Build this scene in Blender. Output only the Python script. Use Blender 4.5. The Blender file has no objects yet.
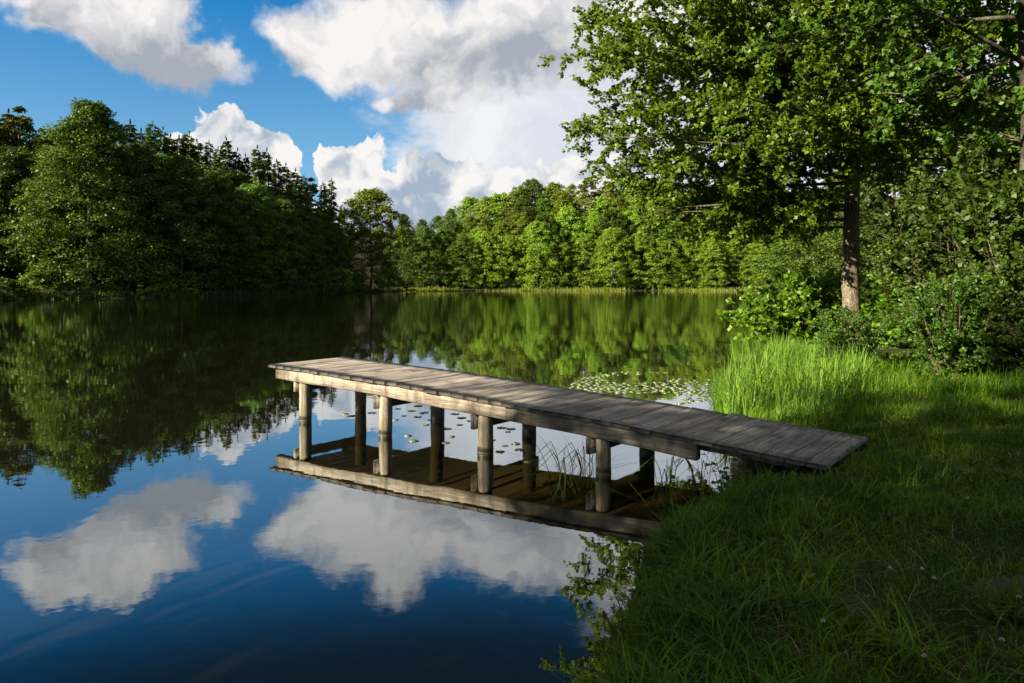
import bpy, math, random
import numpy as np
from math import radians, sin, cos, pi

# ------------------------------------------------------------------ camera, sky, sun, exposure
sc = bpy.context.scene
col = sc.collection
H_EYE, F_PX, HORIZON = 1.75, 755.0, 283.0

cam_d = bpy.data.cameras.new('camera')
cam = bpy.data.objects.new('camera', cam_d)
col.objects.link(cam)
cam.location = (0, 0, H_EYE)
cam.rotation_euler = (radians(90), 0, 0)
cam_d.sensor_width = 36
cam_d.lens = F_PX / 1024 * 36
cam_d.shift_y = -(341.5 - HORIZON) / 1024
cam_d.clip_start, cam_d.clip_end = 0.05, 6000
sc.camera = cam

SUN_EL = radians(25)
SUN_XY = np.array((-0.866, -0.500))          # horizontal direction towards the sun
EXPOSURE = 2.0
SKY_STRENGTH = 0.056

sun_d = bpy.data.lights.new('sun', 'SUN')
sun_d.energy, sun_d.angle, sun_d.color = 5.0, radians(0.5), (1.0, 0.88, 0.66)
sun = bpy.data.objects.new('sun', sun_d)
col.objects.link(sun)
to_sun = np.array((SUN_XY[0] * cos(SUN_EL), SUN_XY[1] * cos(SUN_EL), sin(SUN_EL)))
from mathutils import Vector
sun.rotation_euler = Vector(to_sun).to_track_quat('Z', 'Y').to_euler()
sun.location = (-30, -12, 30)

sc.view_settings.view_transform = 'Standard'
sc.view_settings.look = 'None'
sc.view_settings.exposure = EXPOSURE
sc.view_settings.gamma = 1.0
sc.view_settings.use_curve_mapping = False
sc.render.engine = 'CYCLES'
cy = sc.cycles
cy.use_denoising = True
cy.max_bounces, cy.diffuse_bounces, cy.glossy_bounces = 8, 3, 3
cy.transmission_bounces, cy.transparent_max_bounces = 4, 8
cy.sample_clamp_indirect = 6
cy.caustics_reflective = cy.caustics_refractive = False


class NG:
    """small helper around a node tree"""
    def __init__(s, tree):
        s.t, s.n, s.l = tree, tree.nodes, tree.links
        s.n.clear()

    def put(s, sock, v):
        if v is None:
            return
        if isinstance(v, bpy.types.NodeSocket):
            s.l.new(v, sock)
        elif isinstance(v, (tuple, list)):
            sock.default_value = tuple(v) + ((1.0,) if len(v) == 3 and sock.type == 'RGBA' else ())
        else:
            sock.default_value = v

    def node(s, kind, ins=None, **props):
        n = s.n.new(kind)
        for k, v in props.items():
            setattr(n, k, v)
        for k, v in (ins or {}).items():
            s.put(n.inputs[k], v)
        return n

    def m(s, op, a, b=None, c=None, clamp=False):
        n = s.n.new('ShaderNodeMath')
        n.operation, n.use_clamp = op, clamp
        for i, v in enumerate((a, b, c)):
            s.put(n.inputs[i], v)
        return n.outputs[0]

    def vm(s, op, a, b=None, out=0):
        n = s.n.new('ShaderNodeVectorMath')
        n.operation = op
        s.put(n.inputs[0], a)
        if b is not None:
            if op == 'SCALE':
                s.put(n.inputs[3], b)
            else:
                s.put(n.inputs[1], b)
        return n.outputs[out]

    def mix(s, fac, a, b, blend='MIX'):
        n = s.n.new('ShaderNodeMix')
        n.data_type, n.blend_type = 'RGBA', blend
        s.put(n.inputs[0], fac); s.put(n.inputs[6], a); s.put(n.inputs[7], b)
        return n.outputs[2]

    def step(s, x, lo, hi, a=0.0, b=1.0, smooth=True):
        n = s.n.new('ShaderNodeMapRange')
        n.interpolation_type = 'SMOOTHSTEP' if smooth else 'LINEAR'
        for i, v in enumerate((x, lo, hi, a, b)):
            s.put(n.inputs[i], v)
        return n.outputs[0]

    def noise(s, vec, scale, detail=4, rough=0.55, lac=2.0, dist=0.0, out=0, dims='3D'):
        n = s.n.new('ShaderNodeTexNoise')
        n.noise_dimensions = dims
        s.put(n.inputs['Vector'], vec); s.put(n.inputs['Scale'], scale)
        s.put(n.inputs['Detail'], detail); s.put(n.inputs['Roughness'], rough)
        s.put(n.inputs['Lacunarity'], lac); s.put(n.inputs['Distortion'], dist)
        return n.outputs[out]


# ---- the sky: Nishita air with clouds placed by compass direction (azimuth, elevation)
world = bpy.data.worlds.new('World')
sc.world = world
world.use_nodes = True
g = NG(world.node_tree)
sky = g.node('ShaderNodeTexSky', sky_type='NISHITA', sun_disc=False)
sky.sun_elevation = SUN_EL
sky.sun_rotation = math.atan2(SUN_XY[0], SUN_XY[1])
sky.altitude, sky.air_density, sky.dust_density, sky.ozone_density = 100, 1.0, 0.3, 2.5
d = g.node('ShaderNodeTexCoord').outputs['Generated']
sep = g.node('ShaderNodeSeparateXYZ', {0: d})
AZ = g.m('ARCTAN2', sep.outputs[0], sep.outputs[1])
EL = g.m('ARCSINE', sep.outputs[2])
P = g.node('ShaderNodeCombineXYZ', {0: AZ, 1: EL, 2: 0.0}).outputs[0]


def dir_of(px, py):
    u, v = (px - 512) / F_PX, (HORIZON - py) / F_PX
    return math.atan2(u, 1), math.atan2(v, math.hypot(u, 1))


world.cycles.sampling_method, world.cycles.sample_map_resolution = 'MANUAL', 512


def warped(amount, scale, detail, seed):
    nz = g.noise(g.vm('ADD', P, (seed, seed * 1.7, seed * 0.3)), scale, min(detail, 6), 0.55, out=1, dims='2D')
    off = g.vm('SCALE', g.vm('SUBTRACT', nz, (0.5, 0.5, 0.5)), amount)
    return g.vm('ADD', P, off)


def blobs(vec, spots):
    """soft union of tilted ellipses: (px, py, rx, ry, tilt deg) -> 1 in the middle, 0 on the rim, negative outside"""
    best = None
    for px, py, rx, ry, tilt in spots:
        a, e = dir_of(px, py)
        mp = g.node('ShaderNodeMapping', {'Vector': g.vm('SUBTRACT', vec, (a, e, 0)),
                    'Rotation': (0, 0, radians(tilt)), 'Scale': (F_PX / rx, F_PX / ry, 0)}, vector_type='POINT')
        f = g.m('SUBTRACT', 1.0, g.vm('LENGTH', mp.outputs[0], out=1))
        best = f if best is None else g.m('SMOOTH_MAX', best, f, 0.12)
    return best


def puff(vec, scale):
    v = g.node('ShaderNodeTexVoronoi', {'Vector': vec, 'Scale': scale, 'Detail': 2.0, 'Roughness': 0.55, 'Lacunarity': 2.1}, voronoi_dimensions='2D', feature='F1', normalize=True)
    return g.m('SUBTRACT', 1.0, v.outputs['Distance'])


LIT = np.array((-0.022, 0.026, 0.0))         # towards the sun, seen on the sky


def relief(vec, scale, detail, k, rough=0.55):
    a = g.noise(vec, scale, min(detail, 5), rough, dims='2D')
    b = g.noise(g.vm('ADD', vec, tuple(LIT)), scale, min(detail, 5), rough, dims='2D')
    return g.m('MULTIPLY', g.m('SUBTRACT', a, b), k)


skyc = sky.outputs[0]
skyc = g.mix(1.0, skyc, g.mix(g.step(EL, 0.15, 0.40), (0.36, 0.57, 0.67), (0.05, 0.50, 0.74)), 'MULTIPLY')
skyc = g.mix(1.0, skyc, g.mix(g.step(EL, 0.32, 0.46), (1, 1, 1), (0.05, 0.21, 0.19)), 'MULTIPLY')
# unseen broken cloud added over the rest of the sky as ambient fill
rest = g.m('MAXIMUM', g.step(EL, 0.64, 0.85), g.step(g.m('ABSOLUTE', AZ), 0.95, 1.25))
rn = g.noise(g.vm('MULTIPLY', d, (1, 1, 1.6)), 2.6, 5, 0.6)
skyc = g.mix(g.m('MULTIPLY', g.step(rn, 0.44, 0.56), rest), skyc, g.mix(g.step(rn, 0.5, 0.75), (3.6, 3.65, 3.8), (2.2, 2.35, 2.65)))   # added fill cloud over the deep blue overhead
# high veil
v0 = warped(0.22, 5.0, 9, 3.1)
veil = blobs(v0, [(545, 130, 190, 100, 0), (470, 120, 110, 50, -28), (700, 90, 200, 170, 0), (900, 60, 260, 200, 0), (470, 185, 120, 40, 0)])
veil = g.m('ADD', veil, g.m('MULTIPLY', g.m('SUBTRACT', g.noise(g.vm('MULTIPLY', P, (1, 2.4, 1)), 11, 6, 0.65, dims='2D'), 0.5), 0.7))
veil_m = g.step(veil, -0.08, 0.42)
wisp = g.noise(g.vm('MULTIPLY', v0, (1, 2.2, 1)), 6, 4, 0.6, dims='2D')
veil_c = g.mix(g.step(wisp, 0.3, 0.7), (3.3, 3.45, 3.75), (4.1, 4.15, 4.25))
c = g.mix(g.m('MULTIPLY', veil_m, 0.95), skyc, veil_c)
# bright cumulus heads low over the woods
v1 = warped(0.055, 15, 8, 7.7)
cum = blobs(v1, [(222, 142, 36, 32, 0), (258, 152, 32, 24, 0), (190, 150, 24, 18, 0), (286, 168, 20, 20, 0), (235, 200, 80, 50, 0),
                 (362, 178, 40, 36, 0), (343, 172, 24, 26, 0), (420, 200, 58, 44, 0), (455, 182, 46, 26, 0), (500, 195, 60, 34, 0),
                 (560, 186, 60, 26, -12), (620, 190, 60, 36, 0), (400, 225, 110, 40, 0)])
pu = puff(v1, 26)
cum = g.m('ADD', cum, g.m('MULTIPLY', g.m('SUBTRACT', pu, 0.72), 0.9))
cum_m = g.step(cum, 0.0, 0.09)
rel = g.m('ADD', g.m('MULTIPLY', g.m('SUBTRACT', pu, puff(g.vm('ADD', v1, (-0.012, 0.016, 0)), 26)), 1.6), relief(v1, 9, 5, 2.4))
shade = blobs(warped(0.05, 16, 6, 2.2), [(420, 206, 48, 34, 0), (432, 188, 26, 14, -20), (380, 220, 60, 16, 0), (470, 210, 40, 22, 0), (262, 178, 34, 12, 0)])
shade = g.step(shade, -0.1, 0.7)
cl = g.m('SUBTRACT', g.m('ADD', 0.80, rel), g.m('MULTIPLY', shade, 0.75), clamp=True)
cum_c = g.mix(cl, (1.7, 2.1, 2.65), (4.25, 4.15, 4.05))
c = g.mix(cum_m, c, cum_c)
# nearer grey-bellied clouds
v2 = warped(0.13, 7.5, 9, 11.3)
grey = blobs(v2, [(112, 26, 86, 38, 12), (182, 52, 64, 28, 12), (58, 2, 52, 24, 10), (72, 34, 46, 20, 18), (160, 34, 50, 26, 10), (182, 40, 44, 26, 20), (120, -2, 60, 24, 0),
                  (330, 38, 62, 46, 0), (400, 34, 110, 58, 0), (455, 62, 86, 50, 12), (520, 26, 110, 56, 0), (610, 26, 90, 58, 0),
                  (420, 100, 50, 14, 0), (598, 62, 26, 20, 0), (700, 18, 120, 56, 0)])
pg = puff(v2, 15)
grey = g.m('ADD', grey, g.m('MULTIPLY', g.m('SUBTRACT', g.m('ADD', g.m('MULTIPLY', pg, 0.6), g.m('MULTIPLY', g.noise(P, 24, 5, 0.65, dims='2D'), 0.5)), 0.69), 0.8))
grey_m = g.step(grey, -0.05, 0.40)
rel2 = g.m('ADD', relief(v2, 7, 8, 2.0, 0.62), g.m('MULTIPLY', g.m('SUBTRACT', pg, puff(g.vm('ADD', v2, (-0.016, 0.022, 0)), 15)), 1.0))
belly = blobs(warped(0.10, 6, 6, 5.5), [(140, 64, 130, 38, 14), (195, 74, 66, 26, 10), (465, 80, 84, 32, 10), (530, 66, 80, 30, 0), (425, 102, 50, 14, 0), (600, 60, 50, 30, 0)])
belly = g.m('MULTIPLY', g.step(belly, -0.5, 0.9), g.step(g.noise(v2, 9, 4, 0.6, dims='2D'), 0.25, 0.6, 0.55, 1.0))
cl2 = g.m('SUBTRACT', g.m('ADD', 0.86, rel2), g.m('MULTIPLY', belly, 0.92), clamp=True)
grey_c = g.mix(cl2, (1.75, 1.92, 2.2), (4.2, 4.08, 4.02))
c = g.mix(grey_m, c, grey_c)
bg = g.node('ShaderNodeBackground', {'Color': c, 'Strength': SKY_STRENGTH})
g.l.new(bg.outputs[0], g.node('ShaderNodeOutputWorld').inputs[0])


# ------------------------------------------------------------------ helpers
def tag(o, label=None, cat=None, group=None, kind=None):
    for k, v in (('label', label), ('category', cat), ('group', group), ('kind', kind)):
        if v:
            o[k] = v
    return o


def thing(name, label, cat, loc=(0, 0, 0), rz=0.0, group=None, scale=None):
    o = bpy.data.objects.new(name, None)
    col.objects.link(o)
    o.empty_display_size = 0.2
    o.location, o.rotation_euler = loc, (0, 0, rz)
    if scale:
        o.scale = scale
    return tag(o, label, cat, group)


def quad_mesh(name, V, Q, mats, midx=None, smooth=False):
    me = bpy.data.meshes.new(name)
    V = np.asarray(V, np.float32); Q = np.asarray(Q, np.int32)
    me.vertices.add(len(V)); me.vertices.foreach_set('co', V.ravel())
    n = Q.shape[1]
    me.loops.add(Q.size); me.loops.foreach_set('vertex_index', Q.ravel())
    me.polygons.add(len(Q)); me.polygons.foreach_set('loop_start', np.arange(0, Q.size, n, dtype=np.int32))
    if smooth:
        me.polygons.foreach_set('use_smooth', np.ones(len(Q), bool))
    for mt in mats:
        me.materials.append(mt)
    if midx is not None:
        me.polygons.foreach_set('material_index', np.asarray(midx, np.int32))
    me.update(calc_edges=True)
    return me


def link(name, me, parent=None):
    o = bpy.data.objects.new(name, me)
    col.objects.link(o)
    if parent is not None:
        o.parent = parent
    return o


def copy_thing(root, loc, rz, scale, label, group):
    r = root.copy(); col.objects.link(r)
    r.location, r.rotation_euler, r.scale = loc, (0, 0, rz), scale
    r['label'] = label
    if group:
        r['group'] = group
    for ch in KIDS[root.name]:
        k = ch.copy(); col.objects.link(k); k.parent = r
    return r


KIDS = {}


def unit(v):
    return v / np.maximum(np.linalg.norm(v, axis=-1, keepdims=True), 1e-9)


class Geo:
    """collects tubes (material 0) and leaves (material 1) as quads"""
    def __init__(s):
        s.V, s.Q, s.M, s.n = [], [], [], 0

    def add(s, V, Q, m):
        s.V.append(np.asarray(V, np.float32)); s.Q.append(np.asarray(Q, np.int64) + s.n)
        s.M.append(np.full(len(Q), m)); s.n += len(V)

    def tube(s, pts, rad, sides=6, m=0, wob=0.0, rng=None):
        pts = np.asarray(pts, float); rad = np.broadcast_to(np.asarray(rad, float), (len(pts),))
        t = unit(np.gradient(pts, axis=0))
        ref = np.array((0, 0, 1.0)) if abs(t[:, 2]).mean() < 0.8 else np.array((1.0, 0, 0))
        a = unit(np.cross(t, ref)); b = np.cross(t, a)
        th = np.arange(sides) * 2 * pi / sides
        rr = rad[:, None] * np.ones(sides)
        if wob and rng is not None:
            rr = rr * (1 + wob * rng.normal(size=rr.shape))
        ring = pts[:, None] + rr[..., None] * (np.cos(th)[None, :, None] * a[:, None] + np.sin(th)[None, :, None] * b[:, None])
        k, q = len(pts), []
        i = np.arange(k - 1)[:, None] * sides; j = np.arange(sides)[None]; j2 = (j + 1) % sides
        q = np.stack((i + j, i + j2, i + sides + j2, i + sides + j), -1).reshape(-1, 4)
        s.add(ring.reshape(-1, 3), q, m)

    def leaves(s, Pn, D, N, L, W, m=1, fold=0.12):
        D = unit(D); S = unit(np.cross(D, N)); N = np.cross(S, D)
        L = np.broadcast_to(L, (len(Pn),))[:, None]; W = np.broadcast_to(W, (len(Pn),))[:, None]
        mid = Pn + D * L * 0.45
        v = np.stack((Pn, mid + S * W / 2 + N * L * fold, Pn + D * L, mid - S * W / 2 + N * L * fold), 1)
        s.add(v.reshape(-1, 3), np.arange(len(Pn) * 4).reshape(-1, 4), m)

    def blades(s, base, lean, h, w, bend, segs=3, m=1, tip=0.12):
        """curved grass blades: lean = horizontal unit dir, bend = how far the tip falls over"""
        n = len(base)
        side = np.stack((-lean[:, 1], lean[:, 0], np.zeros(n)), 1)
        rows = []
        for i in range(segs + 1):
            t = i / segs
            out = bend * (t ** 1.8) * h
            up = h * t * (1 - 0.42 * np.minimum(bend, 1.3) * t)
            c_ = base + np.stack((lean[:, 0] * out, lean[:, 1] * out, up), 1)
            ww = (w * (1 - t) ** 0.6 + w * tip * t)[:, None] / 2
            rows += [c_ - side * ww, c_ + side * ww]
        V = np.stack(rows, 1)
        k = 2 * (segs + 1)
        f = np.array([(2 * i, 2 * i + 1, 2 * i + 3, 2 * i + 2) for i in range(segs)])
        Q = (np.arange(n)[:, None, None] * k + f[None]).reshape(-1, 4)
        s.add(V.reshape(-1, 3), Q, m)

    def box(s, c0, ax, ay, az, m=0):
        """box from centre and three half-axis vectors"""
        c0, ax, ay, az = map(np.asarray, (c0, ax, ay, az))
        V = [c0 + i * ax + j * ay + k * az for k in (-1, 1) for j in (-1, 1) for i in (-1, 1)]
        s.add(V, [(0, 2, 3, 1), (4, 5, 7, 6), (0, 1, 5, 4), (2, 6, 7, 3), (0, 4, 6, 2), (1, 3, 7, 5)], m)

    def mesh(s, name, mats, smooth=False):
        return quad_mesh(name, np.concatenate(s.V), np.concatenate(s.Q), mats, np.concatenate(s.M), smooth)


def material(name):
    mt = bpy.data.materials.new(name)
    mt.use_nodes = True
    gg = NG(mt.node_tree)
    return mt, gg, gg.node('ShaderNodeOutputMaterial')


def leaf_material(name, dark, light, trans=0.45, glow=(1.25, 1.15, 0.5), gloss=0.35, tone=0.30, patch=0.0):
    """two greens mixed leaf by leaf and tree by tree, with light passing through the blade"""
    mt, gg, out = material(name)
    geo = gg.node('ShaderNodeNewGeometry')
    oi = gg.node('ShaderNodeObjectInfo')
    r = gg.m('ADD', gg.m('MULTIPLY', geo.outputs['Random Per Island'], 0.7), gg.m('MULTIPLY', oi.outputs['Random'], 0.3))
    cc = gg.mix(r, dark, light)
    hs = gg.node('ShaderNodeHueSaturation', {'Color': cc, 'Hue': gg.step(oi.outputs['Random'], 0, 1, 0.478, 0.516, False),
                 'Value': gg.step(oi.outputs['Random'], 0, 1, 1 - tone, 1 + tone, False)})
    cc = hs.outputs[0]
    if patch:                                    # drifts of yellower and deeper green grass
        pn = gg.noise(geo.outputs['Position'], 1.7, 5, 0.65)
        cc = gg.mix(1.0, cc, gg.mix(gg.step(pn, 0.36, 0.64), (1 - patch, 1 - patch * 0.75, 1.0), (1 + patch * 0.6, 1 + patch * 0.25, 0.9)), 'MULTIPLY')
    pb = gg.node('ShaderNodeBsdfPrincipled', {'Base Color': cc, 'Roughness': 0.5, 'Specular IOR Level': gloss})
    tr = gg.node('ShaderNodeBsdfTranslucent', {'Color': gg.mix(1.0, cc, glow, 'MULTIPLY')})
    mx = gg.node('ShaderNodeMixShader', {0: trans, 1: pb.outputs[0], 2: tr.outputs[0]})
    gg.l.new(mx.outputs[0], out.inputs[0])
    return mt


def bark_material(name, a, b, scale=9, stretch=0.25, bump=0.6):
    mt, gg, out = material(name)
    pos = gg.node('ShaderNodeTexCoord').outputs['Object']
    v = gg.vm('MULTIPLY', pos, (1, 1, stretch))
    n1 = gg.noise(v, scale, 6, 0.65)
    n2 = gg.noise(pos, scale * 0.2, 3)
    vor = gg.node('ShaderNodeTexVoronoi', {'Vector': v, 'Scale': scale * 1.6}, feature='DISTANCE_TO_EDGE')
    crack = gg.step(vor.outputs[0], 0.0, 0.16)
    cc = gg.mix(gg.m('MULTIPLY', crack, gg.step(n1, 0.3, 0.7)), a, b)
    cc = gg.mix(gg.step(n2, 0.45, 0.7, 0, 0.45), cc, (0.16, 0.17, 0.12))
    bp = gg.node('ShaderNodeBump', {'Strength': bump, 'Distance': 0.02, 'Height': gg.m('ADD', n1, crack)})
    pb = gg.node('ShaderNodeBsdfPrincipled', {'Base Color': cc, 'Roughness': 0.9, 'Specular IOR Level': 0.15, 'Normal': bp.outputs[0]})
    gg.l.new(pb.outputs[0], out.inputs[0])
    return mt


# ------------------------------------------------------------------ terrain
LAKE = np.array([(-26, -6), (-8, -4), (-3, -1.4), (-0.9, 0.9), (0.16, 2.5), (0.40, 3.2), (0.62, 4.0), (0.86, 4.8), (1.12, 5.35), (1.62, 5.85), (1.95, 6.35),
                 (2.3, 7.3), (2.75, 9.0), (3.3, 10.5), (4.4, 12.5), (5.6, 15.5), (6.8, 19), (9.5, 24), (14, 32), (24, 50), (38, 88),
                 (50, 135), (57, 162), (40, 167), (18, 166), (0, 165), (-14, 163), (-22, 160), (-25, 146), (-23, 136), (-27, 128),
                 (-31.5, 112), (-35, 103), (-38.8, 94), (-46, 85), (-52.9, 78), (-62, 68), (-74, 50), (-80, 28), (-66, 4), (-42, -5)])


def lake_sd(x, y):
    """signed distance to the shore: positive on land"""
    x, y = np.asarray(x, float), np.asarray(y, float)
    dmin = np.full(x.shape, 1e18); inside = np.zeros(x.shape, bool)
    for (x0, y0), (x1, y1) in zip(LAKE, np.roll(LAKE, -1, 0)):
        dx, dy = x1 - x0, y1 - y0
        t = np.clip(((x - x0) * dx + (y - y0) * dy) / (dx * dx + dy * dy), 0, 1)
        dmin = np.minimum(dmin, (x - x0 - t * dx) ** 2 + (y - y0 - t * dy) ** 2)
        cr = (y0 > y) != (y1 > y)
        if abs(dy) > 1e-9:
            inside ^= cr & (x < (x - x + x0 + (y - y0) * dx / dy))
    return np.where(inside, -1, 1) * np.sqrt(dmin)


def vnoise(x, y, s):
    return (np.sin(x * s + 1.3 * np.sin(y * s * 0.7 + 2)) + np.sin(y * s * 1.1 + 1.7 * np.sin(x * s * 0.6)) + np.sin((x + y) * s * 0.63 + 4)) / 3


def ground_z(x, y):
    x, y = np.asarray(x, float), np.asarray(y, float)
    sd = lake_sd(x, y)
    p = np.maximum(sd, 0)
    near = np.clip(1 - (np.hypot(x, y) - 25) / 30, 0, 1)
    z = 0.34 * (1 - np.exp(-p / 0.42)) + 0.018 * np.minimum(p, 30)
    z = z + near * (0.03 * vnoise(x, y, 2.1) + 0.02 * vnoise(x, y, 5.3)) * np.clip(p / 0.5, 0, 1)
    left = np.clip((-x - 12) / 20, 0, 1) * np.clip((y - 30) / 30, 0, 1)
    far = np.clip((y - 120) / 30, 0, 1)
    hill = np.maximum(left * np.minimum(0.24 * np.maximum(p - 4, 0), 11), far * np.minimum(0.34 * np.maximum(p - 6, 0), 15))
    z = z + hill + 0.4 * vnoise(x, y, 0.11) * np.clip(p / 12, 0, 1)
    bed = -np.minimum(2.6, 0.05 + 0.24 * np.maximum(-sd, 0) ** 1.05)
    return np.where(sd > 0, z, np.where(sd > -0.2, sd * 0.35, bed))


def gz(x, y):
    return float(ground_z(np.array([x]), np.array([y]))[0])


def at(px, depth):
    return (px - 512) / F_PX * depth


def height_to(py, depth):
    return H_EYE + (HORIZON - py) / F_PX * depth


N_G = 460
U = math.asinh(1800 / 3.0)
gx = 3 + 3.0 * np.sinh(np.linspace(-U, U, N_G))
gy = 7 + 3.0 * np.sinh(np.linspace(-U, U, N_G))
GX, GY = np.meshgrid(gx, gy)
GV = np.stack((GX.ravel(), GY.ravel(), ground_z(GX.ravel(), GY.ravel())), 1)
ii = np.arange(N_G - 1)
a_ = (ii[:, None] * N_G + ii[None]).ravel()
GQ = np.stack((a_, a_ + 1, a_ + N_G + 1, a_ + N_G), 1)

m_ground, gg, out = material('soil_and_turf')
pos = gg.node('ShaderNodeNewGeometry').outputs['Position']
z = gg.node('ShaderNodeSeparateXYZ', {0: pos}).outputs[2]
n1 = gg.noise(pos, 1.4, 6, 0.6); n2 = gg.noise(pos, 14, 5, 0.65)
turf = gg.mix(n2, (0.016, 0.020, 0.005), (0.040, 0.048, 0.010))
soil = gg.mix(n2, (0.045, 0.034, 0.024), (0.10, 0.082, 0.066))
dx = gg.vm('SUBTRACT', pos, (2.36, 3.46, 0))
bare = gg.vm('LENGTH', gg.vm('MULTIPLY', dx, (1 / 0.34, 1 / 0.11, 0)), out=1)
bare = gg.step(gg.m('ADD', bare, gg.m('MULTIPLY', gg.m('SUBTRACT', n2, 0.5), 0.9)), 1.1, 0.7)
cc = gg.mix(gg.m('MAXIMUM', gg.step(n1, 0.56, 0.70), bare), turf, soil)
mud = gg.mix(n2, (0.018, 0.013, 0.006), (0.046, 0.033, 0.015))
cc = gg.mix(gg.step(z, 0.10, 0.0), cc, mud)
wood_shade = gg.step(gg.node('ShaderNodeSeparateXYZ', {0: pos}).outputs[1], 28, 45)  # dark leaf litter, with the shade of the wooded shores put into its colour
cc = gg.mix(wood_shade, cc, gg.mix(n2, (0.014, 0.012, 0.007), (0.030, 0.026, 0.014)))
deep = gg.mix(n1, (0.003, 0.005, 0.005), (0.008, 0.009, 0.006))
cc = gg.mix(gg.step(z, -0.5, -1.7), cc, deep)
bp = gg.node('ShaderNodeBump', {'Strength': 0.5, 'Distance': 0.03, 'Height': n2})
pb = gg.node('ShaderNodeBsdfPrincipled', {'Base Color': cc, 'Roughness': 0.95, 'Specular IOR Level': 0.1, 'Normal': bp.outputs[0]})
gg.l.new(pb.outputs[0], out.inputs[0])
tag(link('ground', quad_mesh('ground', GV, GQ, [m_ground], smooth=True)), kind='structure')

m_water, gg, out = material('lake_water')
pos = gg.node('ShaderNodeNewGeometry').outputs['Position']
sp = gg.node('ShaderNodeSeparateXYZ', {0: pos})
far_ = gg.step(sp.outputs[1], 10, 60)
nA = gg.noise(pos, 1.1, 3, 0.5); nB = gg.noise(pos, 6.5, 3, 0.5); nC = gg.noise(gg.vm('MULTIPLY', pos, (0.35, 1, 1)), 0.8, 4, 0.6)
hgt = gg.m('ADD', gg.m('MULTIPLY', nA, 0.0017), gg.m('MULTIPLY', nB, 0.0003))
hgt = gg.m('ADD', hgt, gg.m('MULTIPLY', gg.m('MULTIPLY', nC, far_), 0.012))
# a light breeze ruffles one strip by the far shore
ruf = gg.vm('LENGTH', gg.vm('MULTIPLY', gg.vm('SUBTRACT', pos, (-13.5, 150, 0)), (1 / 9, 1 / 11, 0)), out=1)
ruf = gg.step(ruf, 1.1, 0.6)
hgt = gg.m('ADD', hgt, gg.m('MULTIPLY', gg.m('MULTIPLY', gg.noise(pos, 2.0, 3), ruf), 0.16))
bp = gg.node('ShaderNodeBump', {'Strength': 1.0, 'Distance': 1.0, 'Height': hgt})
inc = gg.node('ShaderNodeNewGeometry').outputs['Incoming']
cs = gg.m('ABSOLUTE', gg.vm('DOT_PRODUCT', inc, bp.outputs[0], out=1))
fr = gg.m('ADD', 0.02, gg.m('MULTIPLY', gg.m('POWER', gg.m('SUBTRACT', 1.0, cs, clamp=True), 2.5), 0.97), clamp=True)
gl = gg.node('ShaderNodeBsdfGlossy', {'Color': (0.93, 0.98, 1.0), 'Roughness': 0.0, 'Normal': bp.outputs[0]})
tp = gg.node('ShaderNodeBsdfTransparent', {'Color': (0.80, 0.74, 0.52)})
mx = gg.node('ShaderNodeMixShader', {0: fr, 1: tp.outputs[0], 2: gl.outputs[0]})
gg.l.new(mx.outputs[0], out.inputs[0])
tag(link('water', quad_mesh('water', [(-220, -60, 0), (120, -60, 0), (120, 240, 0), (-220, 240, 0)], [(0, 1, 2, 3)], [m_water])), kind='structure')

# ------------------------------------------------------------------ pier
PF = np.array((-3.18, 9.86)); PD = np.array((0.791, -0.612)); PW = np.array((0.614, 0.789))
PD /= np.linalg.norm(PD); PW = np.array((-PD[1], PD[0]))
DECK_W = 1.26
_S = [-0.2, 0, 1.2, 2.45, 4.28, 5.2, 5.84, 6.95, 7.4]
_Z = [0.690, 0.688, 0.664, 0.630, 0.548, 0.508, 0.466, 0.398, 0.37]


def pier_pt(s, w, z=0.0):
    q = PF + PD * s + PW * w
    return np.array((q[0], q[1], z))


def deck_z(s):
    return float(np.interp(s, _S, _Z))


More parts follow.
